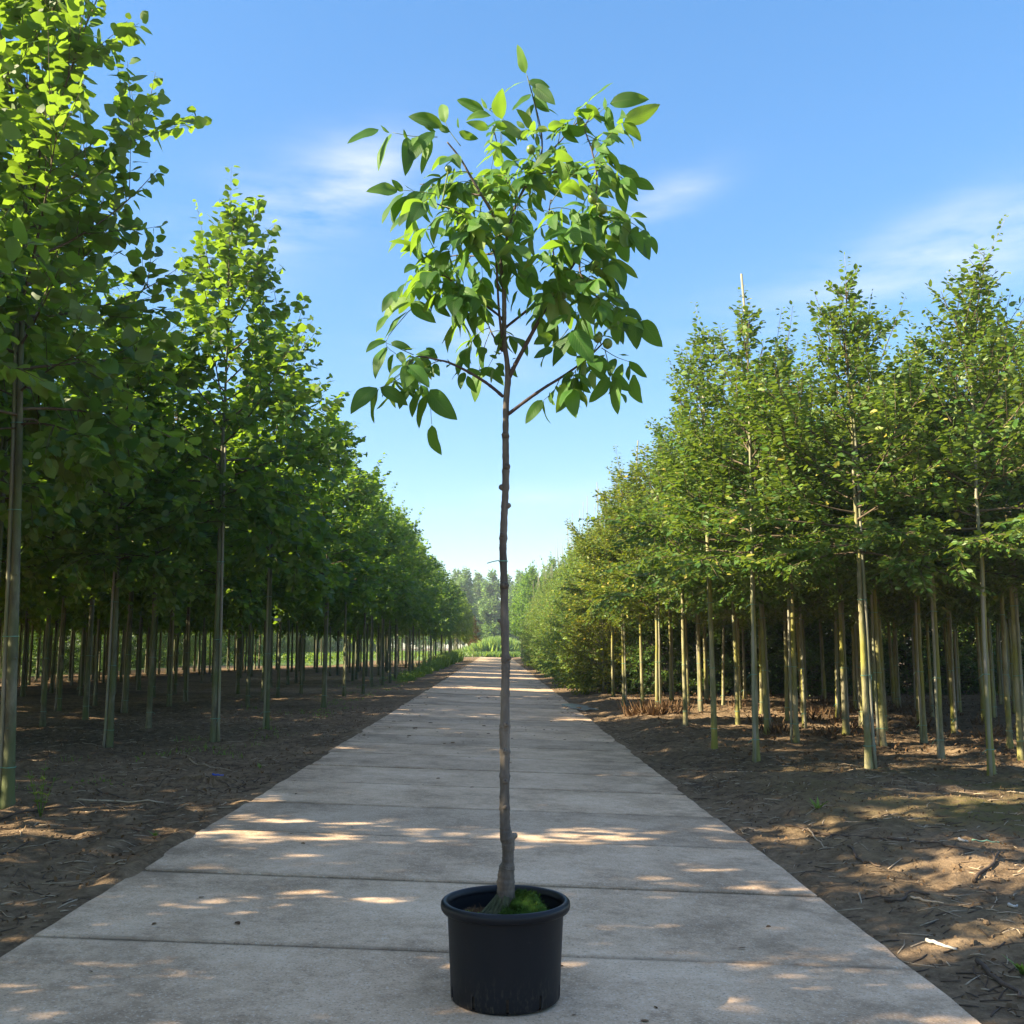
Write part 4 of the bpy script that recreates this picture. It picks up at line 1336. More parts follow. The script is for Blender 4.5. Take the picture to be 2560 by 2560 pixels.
def pot_plastic():
    m, N, L, out = new_mat('black_plastic')
    tcn = N.new('ShaderNodeTexCoord')
    n1 = noise(N, L, 7, 8, .7, tcn.outputs['Object'], (1, 1, .6))
    n2 = noise(N, L, 70, 4, .7, tcn.outputs['Object'], (1, 1, .3))
    sep = N.new('ShaderNodeSeparateXYZ'); L.new(tcn.outputs['Object'], sep.inputs[0])
    low = N.new('ShaderNodeMapRange'); low.inputs['From Min'].default_value = .17; low.inputs['From Max'].default_value = .0
    L.new(sep.outputs['Z'], low.inputs['Value'])
    dn = N.new('ShaderNodeMapRange'); dn.inputs['From Min'].default_value = .52; dn.inputs['From Max'].default_value = .75
    L.new(n2.outputs['Fac'], dn.inputs['Value'])
    mu = N.new('ShaderNodeMath'); mu.operation = 'MULTIPLY'; L.new(low.outputs[0], mu.inputs[0]); L.new(dn.outputs[0], mu.inputs[1])
    mx = N.new('ShaderNodeMixRGB'); mx.inputs['Color1'].default_value = (.004, .005, .008, 1); mx.inputs['Color2'].default_value = (.09, .075, .05, 1)
    L.new(mu.outputs[0], mx.inputs['Fac'])
    n5 = noise(N, L, 9, 6, .75, tcn.outputs['Object'], (1, 1, 2.5))
    sf = N.new('ShaderNodeMapRange'); sf.inputs['From Min'].default_value = .60; sf.inputs['From Max'].default_value = .78; sf.inputs['To Max'].default_value = .55
    L.new(n5.outputs['Fac'], sf.inputs['Value'])
    mx2 = N.new('ShaderNodeMixRGB'); mx2.inputs['Color2'].default_value = (.045, .042, .038, 1)
    L.new(sf.outputs[0], mx2.inputs['Fac']); L.new(mx.outputs[0], mx2.inputs['Color1'])
    mx = mx2
    rr = N.new('ShaderNodeMapRange'); rr.inputs['To Min'].default_value = .34; rr.inputs['To Max'].default_value = .62
    L.new(n1.outputs['Fac'], rr.inputs['Value'])
    p = N.new('ShaderNodeBsdfPrincipled'); p.inputs['Specular IOR Level'].default_value = .33
    L.new(mx.outputs[0], p.inputs['Base Color']); L.new(rr.outputs[0], p.inputs['Roughness'])
    b = N.new('ShaderNodeBump'); b.inputs['Strength'].default_value = .06; b.inputs['Distance'].default_value = .004
    L.new(n2.outputs['Fac'], b.inputs['Height']); L.new(b.outputs[0], p.inputs['Normal'])
    L.new(p.outputs[0], out.inputs['Surface']); return m


M_POT = pot_plastic()
SEG = 120
th = np.linspace(0, 2 * np.pi, SEG, endpoint=False)
prof = [(.205, .004), (.228, .004), (.2345, .012), (.2355, .022), (.2375, .068), (.2385, .09), (.246, .24), (.2535, .376), (.2545, .381)]
inner = [(.2495, .381), (.2495, .376), (.242, .24), (.2345, .09), (.2335, .068), (.2315, .022), (.229, .012)]
allp = prof + inner
V = np.concatenate([np.stack([np.cos(th) * r, np.sin(th) * r, np.full(SEG, z)], 1) for r, z in allp])
slots = set()
for a in (-90, -53, -127, -15, -165, 20, 60, 100, 140, 185):
    i = int(round(((a % 360) / 360) * SEG)) % SEG
    slots.add(i)
F = []
for r_ in range(len(allp) - 1):
    for i in range(SEG):
        if i in slots and (r_ in (2, 3) or r_ in (13, 14)):
            continue
        j = (i + 1) % SEG
        F.append((r_ * SEG + i, r_ * SEG + j, (r_ + 1) * SEG + j, (r_ + 1) * SEG + i))
o3, i3 = 3, 13
for i in slots:       # sides of each drain slot
    j = (i + 1) % SEG
    for (ra, rb, ia, ib) in ((3, 4, 14, 13),):
        F.append((ra * SEG + i, rb * SEG + i, ib * SEG + i, ia * SEG + i))
        F.append((rb * SEG + j, ra * SEG + j, ia * SEG + j, ib * SEG + j))
F.append(tuple(range(SEG - 1, -1, -1)))
g = Geo(); g.add(V, F)
pot = g.build('pot', M_POT, walnut)
rim_prof = [(.2495, .372), (.2555, .372), (.274, .366), (.2795, .374), (.2825, .388), (.2805, .401), (.2735, .4085), (.265, .4105), (.257, .4075), (.2515, .400), (.2495, .388)]
g = Geo()
V = np.concatenate([np.stack([np.cos(th) * r, np.sin(th) * r, np.full(SEG, z)], 1) for r, z in rim_prof])
m = len(rim_prof)
F = [(a * SEG + i, a * SEG + (i + 1) % SEG, ((a + 1) % m) * SEG + (i + 1) % SEG, ((a + 1) % m) * SEG + i) for a in range(m) for i in range(SEG)]
g.add(V, F)
g.build('rim', M_POT, pot)

# potting soil, with the mossy root mound
M_PSOIL = plain_mat('potting_soil', (.045, .032, .022), .95, .5, 40, .6, .1)
M_MOSS = plain_mat('moss', (.045, .085, .011), .9, .55, 45, .8, .1)
M_ROOT = bark_mat('mossy_root', [(.3, (.03, .035, .018)), (.5, (.06, .065, .03)), (.75, (.13, .13, .07))], 26, (1, 1, .12), .9, .9)
g = Geo()
rr_ = np.linspace(.0, .2405, 16)
V, F = [], []
for r in rr_[::-1]:
    for t in th[::2]:
        x, y = r * math.cos(t), r * math.sin(t)
        V.append((x, y, .325 + .015 * float(fbm(np.array([x * 18]), np.array([y * 18]), 2, 3)[0])))
nS = SEG // 2
for a in range(15):
    for i in range(nS):
        F.append((a * nS + i, a * nS + (i + 1) % nS, (a + 1) * nS + (i + 1) % nS, (a + 1) * nS + i))
body = [(.226, .012), (.24, .3)]
g.add(V, F)
g.add(np.concatenate([np.stack([np.cos(th) * r, np.sin(th) * r, np.full(SEG, z)], 1) for r, z in ((.2265, .014), (.2405, .318))]), [(i, (i + 1) % SEG, SEG + (i + 1) % SEG, SEG + i) for i in range(SEG)])
g.build('potting_soil', M_PSOIL, walnut)


def mound(geo, c, rx, ry, h, seed, mi=0, k=26):
    t = np.linspace(0, 2 * np.pi, k, endpoint=False)
    V, F = [], []
    lv = 9
    for q in range(lv):
        f = q / (lv - 1) * math.pi / 2
        for a in t:
            x, y = math.cos(a) * math.cos(f), math.sin(a) * math.cos(f)
            nz = 1 + .16 * float(fbm(np.array([x * 2.2 + seed]), np.array([y * 2.2 + f * 2]), seed, 3)[0])
            V.append((c[0] + x * rx * nz, c[1] + y * ry * nz, c[2] + math.sin(f) * h * nz))
    for q in range(lv - 1):
        for i in range(k):
            j = (i + 1) % k
            F.append((q * k + i, q * k + j, (q + 1) * k + j, (q + 1) * k + i))
    geo.add(V, F, mi)


g = Geo()
mound(g, (.085, -.03, .318), .095, .085, .115, 3)
mound(g, (.06, .06, .318), .075, .07, .115, 5)
mound(g, (.035, -.10, .318), .07, .05, .075, 9)
rngm = np.random.default_rng(2)
V0 = np.concatenate(g.v)
P = V0[rngm.integers(0, len(V0), 6000)] + rngm.normal(0, .004, (6000, 3))
P = P[P[:, 2] > .32]
D = P - np.array([.07, 0, .31]) + rngm.normal(0, .03, P.shape) + np.array([0, 0, .02])
leaf_batch(g, BLADE_V, BLADE_F, P, D, rngm.standard_normal(P.shape), rngm.uniform(.006, .014, len(P)), 0, np.full(len(P), 1.4))
g.build('moss_mound', M_MOSS, walnut)
g = Geo()   # root flare: strands running from the stem base over the soil
for q in range(110):
    a = rngm.uniform(0, 6.28); L_ = rngm.uniform(.05, .125)
    e = np.array([math.cos(a) * L_ * 1.15 - .02, math.sin(a) * L_, .322 + rngm.uniform(0, .015)])
    b = np.array([math.cos(a) * .034 - .002, math.sin(a) * .034, .40 + rngm.uniform(-.03, .03)])
    mid = (b * .45 + e * .55) + np.array([0, 0, -.014])
    g.tube([b, mid, e], [.009, .008, .003], 6, 0, True, .12, rngm)
mound(g, (-.015, -.01, .318), .10, .075, .055, 12)
g.build('root_flare', M_ROOT, walnut)
g = Geo()   # reddish moss sprigs
n = 420
P = np.stack([-.125 + rngm.normal(0, .028, n), rngm.normal(.0, .045, n), np.full(n, .33)], 1)
blades(g, P, rngm.uniform(.02, .05, n), rngm, .35, (.3, .6))
g.build('reddish_moss', M_DEAD, walnut)
g = Geo()
n = 160
P = np.stack([-.165 + np.clip(rngm.normal(0, .025, n), -.05, .1), rngm.normal(-.03, .03, n), np.full(n, .33)], 1)
leafy(g, P, np.full(n, .02), rngm, .018, 0, .008)
g.build('tiny_weeds', M_WEED, walnut)


def smooth_path(pts, per=5):
    pts = np.asarray(pts, float)
    out = []
    P_ = np.concatenate([[2 * pts[0] - pts[1]], pts, [2 * pts[-1] - pts[-2]]])
    for i in range(1, len(P_) - 2):
        for t in np.linspace(0, 1, per, endpoint=False):
            a, b, c, d = P_[i - 1], P_[i], P_[i + 1], P_[i + 2]
            out.append(.5 * ((2 * b) + (-a + c) * t + (2 * a - 5 * b + 4 * c - d) * t * t + (-a + 3 * b - 3 * c + d) * t ** 3))
    out.append(pts[-1])
    return np.array(out)


PXM = 1 / 2560 * 4.62   # metres per photo pixel at the walnut's distance


def W(px, py, dy=0.0):
    return at(px, py, PY + dy) - OFF


TR = [(1262, 2290, 60), (1263, 2262, 50), (1264, 2240, 45), (1264.5, 2205, 42), (1266, 2178, 40), (1269, 2160, 31), (1270, 2130, 29), (1270, 2105, 32), (1265, 2085, 31), (1262.5, 2060, 26), (1261.5, 2000, 24.5), (1262, 1934, 24), (1262, 1880, 24), (1261.5, 1830, 26.5), (1262.5, 1815, 24),
      (1263, 1734, 21), (1264.5, 1660, 21.5), (1264, 1645, 20), (1261.5, 1556, 21), (1260.5, 1467, 19), (1257.5, 1378, 18.5), (1258, 1352, 18.5), (1260.5, 1289, 18), (1263, 1240, 17.5), (1264.5, 1178, 17.5), (1264, 1091, 16.5), (1265.5, 1004, 16),
      (1270, 945, 16), (1266.5, 896, 13), (1260, 852, 13.5), (1260.5, 787, 12), (1259.3, 726, 11.5), (1249.5, 636, 11), (1241, 560, 10), (1227, 525, 9), (1205, 489, 8), (1176, 440, 6.5), (1150, 395, 5), (1118, 355, 4)]
dy = np.interp(np.arange(len(TR)), [0, 28, 33, 38], [0, 0, -.03, -.16])
tp = smooth_path([np.append(W(a, b, d), c * PXM / 2) for (a, b, c), d in zip(TR, dy)], 9)
for ny, amt, sg in [(1090, .16, 5), (1180, .2, 6), (1218, .16, 5), (1268, .14, 5), (1345, .18, 5), (1400, .1, 4), (1467, .16, 6), (1556, .14, 5), (1648, .2, 6), (1735, .1, 4), (1817, .22, 5), (1880, .18, 5), (1940, .2, 6), (2022, .15, 5), (2095, .12, 6), (2165, .14, 5), (2205, .1, 4)]:
    zc = W(1262, ny)[2]
    tp[:, 3] *= 1 + amt * np.exp(-((tp[:, 2] - zc) / (sg * PXM)) ** 2)
tp[:, 3] *= 1 + .035 * rng.standard_normal(len(tp))
g = Geo()
g.tube(tp[:, :3], np.maximum(tp[:, 3], .003), 18, 0, True, .018, rng)
for (kx, ky, ang, s) in [(1257, 1090, -100, 1.2), (1269, 1171, -70, 1.25), (1250, 1218, 180, 1.1), (1272, 1266, 0, 1.0), (1256, 1340, -110, .9), (1264, 1467, -75, 1.25), (1251, 1556, 185, .8), (1268, 1648, -40, .8), (1263, 1815, -80, .9), (1265, 1955, -85, 1.0), (1266, 2020, -80, .9), (1280, 2095, 0, 1.1), (1259, 1880, -95, .8)]:
    c = W(kx, ky)
    i = np.argmin(np.abs(tp[:, 2] - c[2])); base = tp[i, :3]; r0 = tp[i, 3]
    d = np.array([math.cos(R(ang)), math.sin(R(ang)), .35])
    # collar, pruned face and a darker hollow in it
    g.tube([base + d * r0 * .5, base + d * r0 * .95, base + d * (r0 * 1.1 + .006 * s), base + d * (r0 * 1.1 + .008 * s)], [.015 * s, .0135 * s, .0095 * s, .006 * s], 10, 0, True, .05, rng)
    g.tube([base + d * (r0 * 1.1 + .0075 * s), base + d * (r0 * 1.1 + .0088 * s)], [.0055 * s, .004 * s], 8, 1)
trunk = g.build('trunk', [M_WBARK, M_WTWIG], walnut)
# string left on the stem
g = Geo()
c = W(1259, 1401); i = np.argmin(np.abs(tp[:, 2] - c[2])); base, r0 = tp[i, :3], tp[i, 3]
ringp = [(base[0] + (r0 + .002) * math.cos(t), base[1] + (r0 + .002) * math.sin(t), base[2]) for t in np.linspace(0, 2 * np.pi, 17)]
g.tube(ringp, .0022, 5, 0, False)
e0 = W(1247, 1401, -.02); e1 = W(1232, 1404, -.03); e2 = W(1218, 1408, -.04)
g.tube([e0, e1, e2], .0022, 5)
g.build('tie', M_TIE, walnut)

BR = {   # branches: photo pixels, depth at start and end (towards the camera is negative), thickness in photo pixels
    'B1': ([(1272, 945), (1290, 908), (1308, 874), (1343, 809), (1373, 756), (1401, 712), (1454, 627), (1485, 565), (1500, 545), (1488, 507), (1478, 470)], 0, -.22, 11, 3.5),
    'B2': ([(1258, 992), (1235, 972), (1208, 952), (1164, 926), (1121, 906), (1095, 900), (1047, 891), (1025, 905)], 0, -.12, 8.5, 3),
    'B3': ([(1270, 1036), (1312, 1004), (1360, 970), (1399, 946), (1447, 913), (1482, 883), (1503, 862)], 0, -.16, 8.5, 3.5),
    'B4': ([(1265, 818), (1299, 791), (1338, 761), (1382, 739), (1421, 726), (1470, 732), (1530, 760)], 0, .18, 7, 3),
    'B5': ([(1256, 878), (1238, 848), (1228, 830), (1221, 812)], 0, .1, 6, 2.5),
    'B6': ([(1257, 800), (1247, 789), (1216, 765), (1186, 746), (1150, 720), (1110, 690), (1060, 690)], 0, -.12, 6.5, 2.5),
    'B7': ([(1258, 862), (1252, 820), (1247, 770), (1243, 703), (1236, 632), (1195, 570), (1140, 530), (1080, 505)], .0, -.30, 7, 2.5),
    'S2': ([(1254, 650), (1275, 560), (1294, 503), (1330, 436), (1352, 395), (1354, 338), (1340, 270), (1318, 190)], 0, .06, 8, 2),
    'S3': ([(1488, 507), (1492, 440), (1478, 370), (1462, 320), (1478, 290)], -.22, -.1, 4.5, 2),
    'S5': ([(1294, 503), (1262, 440), (1245, 370), (1232, 310)], .03, .28, 5, 2),
    'S6': ([(1401, 712), (1385, 640), (1372, 560), (1376, 500)], -.08, -.38, 5, 2),
    'S8': ([(1345, 410), (1395, 360), (1440, 310), (1500, 270)], .02, .05, 5, 2),
    'S9': ([(1330, 436), (1400, 430), (1460, 440), (1510, 420)], .05, .25, 5, 2),
    'S10': ([(1236, 632), (1190, 640), (1130, 640), (1085, 670)], -.05, .25, 5, 2),
    'S11': ([(1205, 489), (1150, 480), (1090, 470), (1050, 460)], 0, .2, 5, 2),
    'S12': ([(1454, 627), (1450, 680), (1480, 730), (1530, 770)], -.15, -.25, 5, 2),
}
paths = {}
g = Geo()
for k_, (pp, d0, d1, t0, t1) in BR.items():
    dd = np.linspace(d0, d1, len(pp))
    P = smooth_path([W(x, y, d) for (x, y), d in zip(pp, dd)], 5)
    paths[k_] = P
    g.tube(P, np.linspace(t0, t1, len(P)) * PXM / 2 * 1.1 * (1 + .05 * rng.standard_normal(len(P))), 9, 0, True, .02, rng)
    for q in range(4):     # buds
        i = rng.integers(3, len(P)); d = unit(rng.standard_normal(3) + [0, 0, .4]); r = t1 * PXM * .9
        g.tube([P[i], P[i] + d * .009], [.004, .002], 6)
g.build('limbs', [M_WTWIG], walnut)

# --- leaflets
cg = Geo()
NL, NW = 10, 7


def leaflet(p0, p1, nrm, width, curl, fold, seed):
    p0, p1 = np.asarray(p0, float), np.asarray(p1, float)
    ax = p1 - p0
    L_ = np.linalg.norm(ax)
    d = ax / L_
    n = unit(nrm - d * np.dot(nrm, d))
    s = np.cross(n, d)
    t = np.linspace(0, 1, NL)
    v = np.linspace(-1, 1, NW)
    hw = width * L_ * .5 * np.sin(np.pi * np.clip(t, 0, 1) ** .82) ** .72 * (1 - .18 * t)
    hw[0] = width * L_ * .02; hw[-1] = 0.001 * L_
    rg = np.random.default_rng(seed)
    ph = rg.uniform(0, 6.28, 3)
    side_bend = rg.normal(0, .05)
    V, U = [], []
    for i in range(NL):
        mid = p0 + ax * t[i] + n * curl * L_ * 4 * t[i] * (1 - t[i]) + s * side_bend * L_ * 4 * t[i] * (1 - t[i])
        for j in range(NW):
            w = hw[i] * v[j]
            z = fold * abs(w) * (1 - .35 * abs(v[j])) + .05 * hw[i] * math.sin(9 * t[i] + ph[0] + (2 if v[j] > 0 else 0)) * abs(v[j]) * 2.2
            V.append(mid + s * w + n * z)
            U.append((t[i], .5 + .5 * v[j] * .96))
    F = [(i * NW + j, (i + 1) * NW + j, (i + 1) * NW + j + 1, i * NW + j + 1) for i in range(NL - 1) for j in range(NW - 1)]
    cg.add(V, F, 0, U)


def rachis(pts, r0=.0024, r1=.0012):
    cg.tube(smooth_path(pts, 4), np.linspace(r0, r1, 4 * (len(pts) - 1) + 1), 5, 1, True)


CAMP = np.array([0, 0, CAM_H]) - OFF
LS = 0


def px_leaf(a, b, dy=0.0, tilt=None, w=.47, face=.75, k=None):
    """One leaflet between two photo pixels (crop coordinates already turned into photo pixels)."""
    global LS
    LS += 1
    rg = np.random.default_rng(900 + LS)
    p0, p1 = W(*a, dy), W(*b, dy + rg.normal(-.01, .03))
    tocam = unit(CAMP - p0)
    n = unit(tocam * face + np.array([0, 0, .5]) + np.array([-.6, 0, 0]) + .42 * rg.standard_normal(3))
    leaflet(p0, p1, n, w * rg.uniform(.85, 1.12), rg.uniform(.02, .10), rg.uniform(.1, .35), LS)


def A(x, y): return (840 + x * .4451, 80 + y * .4451)     # crown crop
def B(x, y): return (860 + x * .4348, 700 + y * .4348)    # lower crop


def cluster(conv, rach, leaves, dy=0.0, w=.47):
    if rach:
        rachis([W(*conv(*p), dy) for p in rach])
    for (a, b) in leaves:
        px_leaf(conv(*a), conv(*b), dy, w=w)


# outline leaves read off the photograph
cluster(A, [(1150, 600), (1120, 430), (1068, 232)], [((1066, 232), (1018, 70)), ((1066, 275), (938, 352)), ((1082, 275), (1202, 312)), ((1092, 348), (990, 442)), ((1105, 300), (1232, 410)), ((1110, 405), (1062, 512)), ((1118, 340), (1200, 450)), ((1130, 420), (1250, 470))], .05)
cluster(A, [(1380, 530), (1450, 480), (1530, 405)], [((1540, 402), (1760, 378)), ((1522, 420), (1592, 626)), ((1520, 440), (1508, 365)), ((1440, 470), (1555, 545)), ((1450, 468), (1340, 440)), ((1400, 520), (1480, 600)), ((1410, 520), (1300, 560))], .04)
cluster(A, [(1470, 720), (1560, 790), (1640, 838)], [((1660, 828), (1790, 886)), ((1620, 835), (1628, 1020)), ((1650, 845), (1698, 952)), ((1560, 790), (1620, 940)), ((1530, 760), (1480, 890)), ((1570, 860), (1465, 940))], -.05)
cluster(A, [(1500, 1055), (1590, 1040), (1680, 1085), (1760, 1150)], [((1600, 1045), (1548, 1150)), ((1650, 1065), (1605, 1200)), ((1690, 1090), (1650, 1215)), ((1730, 1110), (1762, 1282)), ((1755, 1145), (1802, 1250)), ((1570, 1045), (1620, 1140))], -.2)
cluster(A, [(1430, 1470), (1560, 1540), (1720, 1625)], [((1720, 1620), (1835, 1770)), ((1690, 1610), (1690, 1785)), ((1610, 1560), (1585, 1760)), ((1540, 1530), (1490, 1665)), ((1600, 1560), (1720, 1620)), ((1480, 1500), (1430, 1640))], -.05, .52)
cluster(A, [(570, 590), (430, 585), (320, 565)], [((240, 548), (62, 628)), ((310, 570), (238, 785)), ((300, 565), (250, 520)), ((400, 590), (388, 810)), ((555, 560), (378, 770)), ((395, 600), (380, 545)), ((450, 590), (430, 640)), ((540, 610), (480, 800))], -.2, .42)
cluster(A, [(560, 910), (450, 895), (340, 885)], [((345, 885), (168, 898)), ((375, 895), (312, 828)), ((380, 905), (258, 1080)), ((480, 900), (358, 980)), ((500, 910), (395, 1115)), ((395, 920), (322, 1082)), ((440, 890), (380, 850))], -.22, .5)
cluster(A, [(580, 1120), (490, 1105), (430, 1115)], [((420, 1130), (290, 1245)), ((440, 1110), (505, 1302)), ((500, 1105), (560, 1230)), ((540, 1110), (650, 1150))], -.1)
cluster(A, [(640, 1230), (600, 1300), (545, 1400), (420, 1530)], [((520, 1430), (615, 1480)), ((490, 1450), (580, 1540)), ((550, 1530), (645, 1600)), ((420, 1525), (562, 1635)), ((500, 1420), (410, 1470)), ((420, 1500), (260, 1640)), ((400, 1570), (270, 1730)), ((560, 1340), (450, 1360)), ((600, 1300), (490, 1245)), ((620, 1260), (520, 1310))], -.1, .5)
cluster(A, [(420, 1560), (390, 1590), (280, 1740), (350, 1820)], [((270, 1720), (165, 1800)), ((310, 1750), (425, 1785)), ((285, 1770), (222, 1930)), ((320, 1810), (305, 1920)), ((345, 1805), (390, 1875)), ((290, 1590), (225, 1690))], -.06, .42)
cluster(A, [(1000, 560), (940, 490), (850, 430)], [((830, 435), (678, 382)), ((850, 430), (815, 372)), ((860, 445), (885, 420)), ((870, 470), (730, 500)), ((880, 470), (945, 560)), ((930, 490), (870, 640)), ((960, 510), (1010, 610)), ((860, 540), (730, 508))], .22, .48)
cluster(A, [(700, 640), (640, 560), (610, 500)], [((615, 510), (588, 408)), ((600, 530), (405, 475)), ((560, 560), (480, 505)), ((690, 540), (685, 480)), ((640, 560), (560, 510)), ((690, 560), (800, 600))], .1)
cluster(A, [(1160, 590), (1100, 560), (1060, 545)], [((1105, 500), (1115, 610)), ((1060, 550), (1020, 612)), ((1180, 600), (1240, 580)), ((1060, 540), (1015, 500))], .05, .4)
cluster(A, [(1220, 680), (1180, 660)], [((1215, 660), (1092, 775)), ((1225, 680), (1335, 720)), ((1240, 640), (1320, 625)), ((1250, 720), (1320, 870))], -.25)
# lower whorl
cluster(B, [(430, 440), (375, 500), (480, 620), (505, 830)], [((505, 835), (562, 1008)), ((495, 630), (652, 805)), ((480, 660), (432, 855)), ((450, 620), (392, 792)), ((500, 680), (560, 770)), ((440, 560), (400, 660))], -.12, .5)
cluster(B, [(400, 470), (330, 560), (205, 620)], [((190, 620), (38, 772)), ((200, 625), (175, 828)), ((210, 620), (368, 722)), ((280, 580), (400, 660)), ((350, 520), (430, 640)), ((290, 570), (350, 640))], -.2, .5)
cluster(B, [(400, 430), (330, 400), (240, 360)], [((240, 350), (125, 418)), ((270, 360), (392, 402)), ((245, 385), (180, 570)), ((290, 420), (275, 548)), ((310, 420), (362, 495)), ((345, 410), (420, 395))], -.1, .4)
cluster(B, [(560, 470), (480, 440), (420, 420)], [((540, 450), (410, 430)), ((500, 470), (390, 500)), ((520, 480), (550, 555)), ((470, 480), (440, 550)), ((520, 440), (470, 390)), ((430, 440), (320, 540)), ((470, 500), (520, 560))], -.02, .55)
cluster(B, None, [((640, 480), (590, 505)), ((660, 505), (720, 470)), ((670, 520), (620, 580)), ((690, 530), (670, 630)), ((710, 550), (765, 650)), ((700, 525), (785, 530)), ((610, 470), (590, 450))], 0, .5)
cluster(B, [(905, 420), (870, 430), (830, 500)], [((830, 500), (778, 570)), ((860, 515), (845, 595)), ((880, 500), (925, 555)), ((900, 500), (870, 480)), ((880, 450), (835, 435)), ((900, 480), (920, 520)), ((895, 430), (860, 410))], .06, .5)
cluster(B, [(960, 500), (985, 520)], [((975, 480), (1000, 560)), ((965, 460), (990, 450))], .08, .4)
cluster(B, [(1240, 570), (1205, 640), (1150, 690)], [((1140, 690), (1043, 828)), ((1150, 690), (1192, 828)), ((1180, 650), (1215, 720)), ((1210, 630), (1190, 710)), ((1215, 610), (1240, 655))], -.04, .42)
cluster(B, [(1330, 520), (1340, 600)], [((1330, 560), (1258, 722)), ((1340, 540), (1385, 705)), ((1360, 560), (1420, 650)), ((1375, 520), (1395, 690)), ((1320, 530), (1250, 600))], -.12, .45)
cluster(B, [(1480, 390), (1560, 440), (1640, 470)], [((1640, 465), (1742, 562)), ((1640, 490), (1640, 580)), ((1600, 480), (1575, 640)), ((1660, 545), (1718, 710)), ((1560, 450), (1530, 560)), ((1500, 430), (1410, 505)), ((1580, 430), (1640, 435))], -.12, .5)
cluster(B, [(1500, 400), (1530, 520), (1560, 600)], [((1560, 560), (1575, 775)), ((1530, 560), (1408, 705)), ((1590, 650), (1620, 710)), ((1540, 540), (1650, 640)), ((1480, 440), (1490, 560)), ((1560, 600), (1520, 660))], -.2, .5)
cluster(B, [(1290, 280), (1250, 330), (1190, 380)], [((1290, 200), (1160, 300)), ((1200, 320), (1090, 370)), ((1200, 390), (1090, 450)), ((1190, 400), (1135, 505)), ((1310, 290), (1430, 480)), ((1300, 300), (1260, 420)), ((1330, 300), (1200, 500)), ((1280, 350), (1340, 440))], -.25, .56)
cluster(B, [(1330, 120), (1370, 170)], [((1340, 90), (1450, 150)), ((1350, 130), (1440, 260)), ((1330, 170), (1390, 320)), ((1300, 120), (1210, 130)), ((1430, 30), (1310, 60)), ((1490, 130), (1480, 275)), ((1560, 100), (1540, 20))], -.15, .58)
cluster(B, None, [((760, 120), (660, 225)), ((770, 140), (825, 270)), ((740, 100), (800, 80)), ((720, 90), (610, 130)), ((1000, 60), (960, 190)), ((1010, 160), (1015, 225)), ((1190, 130), (1225, 190)), ((1130, 130), (1130, 250))], -.04, .5)


# interior leaves: compound leaves springing from the limbs
def compound(base, d, L_, pairs, size, seed):
    global LS
    rg = np.random.default_rng(seed)
    pts = arc(base, d, L_, (0, 0, -1), rg.uniform(.5, 1.3), 6)
    cg.tube(pts, np.linspace(.0023, .0011, len(pts)), 5, 1)
    ks = np.linspace(.42, .97, pairs)
    for t in ks:
        k = t * 6; k0 = min(int(k), 5); q = pts[k0] + (pts[k0 + 1] - pts[k0]) * (k - k0); td = unit(pts[k0 + 1] - pts[k0])
        sd = unit(np.cross(td, np.array([0, 0, 1.0])) + .25 * rg.standard_normal(3))
        for sg in (-1, 1):
            LS += 1
            ld = unit(sd * sg * .8 + td * .45 + np.array([0, 0, -.75]) + .22 * rg.standard_normal(3))
            s = size * rg.uniform(.72, 1.1) * (.7 + .4 * t)
            n = unit(np.array([0, 0, .6]) + .3 * sd * sg + .42 * rg.standard_normal(3) + np.array([-.7, -.45, 0]))
            leaflet(q, q + ld * s, n, .43 * rg.uniform(.8, 1.15), rg.uniform(.0, .2), rg.uniform(.1, .55), LS)
    LS += 1
    td = unit(pts[-1] - pts[-2])
    leaflet(pts[-1], pts[-1] + unit(td + [0, 0, -.3]) * size * rg.uniform(1, 1.25), unit(np.array([0, 0, 1.0]) + .5 * rg.standard_normal(3) + [0, -.4, 0]), .48, rg.uniform(.02, .12), .2, LS)


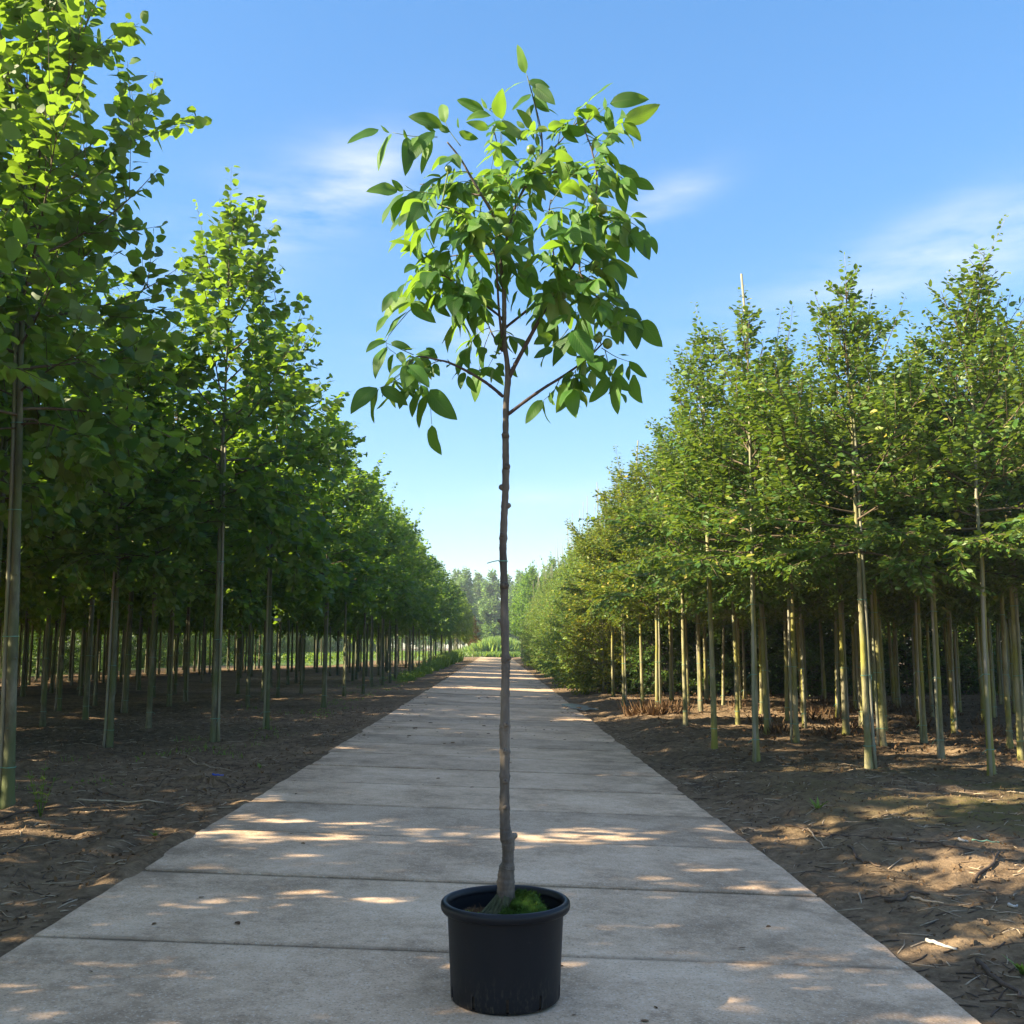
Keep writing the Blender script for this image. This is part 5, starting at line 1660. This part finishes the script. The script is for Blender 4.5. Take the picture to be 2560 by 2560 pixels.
rg = np.random.default_rng(77)
cen = W(1260, 520)
q = 0
for k_, cnt, lo, hi in [('B1', 19, .45, .95), ('B2', 4, .6, 1), ('B3', 5, .6, 1), ('B4', 8, .45, 1), ('B5', 3, .6, 1), ('B6', 15, .4, 1), ('B7', 16, .55, 1), ('S2', 12, .15, .62), ('S3', 6, .1, .7), ('S5', 9, .1, .8), ('S6', 12, .1, 1), ('S8', 4, .1, .7),
                      ('S9', 9, .1, .9), ('S10', 12, .2, 1), ('S11', 10, .1, .8), ('S12', 7, .2, .9), ('T', 11, .5, .92)]:
    P = tp[-115:, :3] if k_ == 'T' else paths[k_]
    for i in range(cnt):
        t = lo + (hi - lo) * (i + rg.uniform(.1, .9)) / cnt
        b = P[min(int(t * (len(P) - 1)), len(P) - 1)]
        outd = unit((b - cen) * np.array([.5, 1.2, .3]) + 1e-6)
        d = unit(outd * .5 + rg.standard_normal(3) * np.array([.55, .95, .4]) + np.array([0, -.15, .3]))
        compound(b, d, rg.uniform(.12, .22), int(rg.integers(2, 4)), rg.uniform(.085, .155), 5000 + q)
        q += 1
crown = cg.build('crown', [M_WALNUT, M_RACHIS], walnut)

# --- nuts
for i, (x, y, r, dy_) in enumerate([(965, 1115, 35, -.3), (1443, 935, 31, -.3), (1495, 995, 30, -.3), (1095, 660, 28, -.1), (632, 770, 21, -.2), (530, 1350, 32, -.15), (1427, 1420, 31, -.1), (1275, 1480, 24, -.05), (1470, 1720, 26, -.2), (1525, 1750, 29, -.2)]):
    c = W(*A(x, y), dy_)
    rad = r * .4451 * PXM * .97
    g = Geo()
    k, lv = 18, 12
    V, F = [], []
    for a_ in range(lv + 1):
        f = math.pi * a_ / lv
        for b_ in range(k):
            t = 2 * math.pi * b_ / k
            rr_ = rad * (1 + .02 * math.sin(3 * t + i) * math.sin(f)) * (1 + (.10 if a_ == lv else 0))
            V.append((rr_ * math.sin(f) * math.cos(t), rr_ * math.sin(f) * math.sin(t), rr_ * 1.08 * math.cos(f)))
    for a_ in range(lv):
        for b_ in range(k):
            F.append((a_ * k + b_, (a_ + 1) * k + b_, (a_ + 1) * k + (b_ + 1) % k, a_ * k + (b_ + 1) % k))
    g.add(V, F)
    best = min((np.linalg.norm(P - c, axis=1).min(), k_) for k_, P in paths.items())
    P = paths[best[1]]; nb = P[np.argmin(np.linalg.norm(P - c, axis=1))] - c
    top = unit(nb) * rad
    g.tube([top * .9, (top + nb) / 2 + [0, 0, .006], nb], [.004, .003, .003], 6, 1)
    o = g.build('walnut_fruit', [M_FRUIT, M_RACHIS], walnut)
    o.location = c

# ------------------------------------------------------------------ morning haze over the whole nursery
hm, hN, hL, hout = new_mat('haze_air')
pv = hN.new('ShaderNodeVolumePrincipled')
pv.inputs['Color'].default_value = (.80, .90, 1.0, 1)
pv.inputs['Density'].default_value = .00065
pv.inputs['Anisotropy'].default_value = .2
hL.new(pv.outputs[0], hout.inputs['Volume'])
g = Geo()
g.box((0, 170, 14), (420, 560, 31))
tag(g.build('haze', hm, smooth=False), 'thin morning haze over the nursery', None, None, 'stuff')
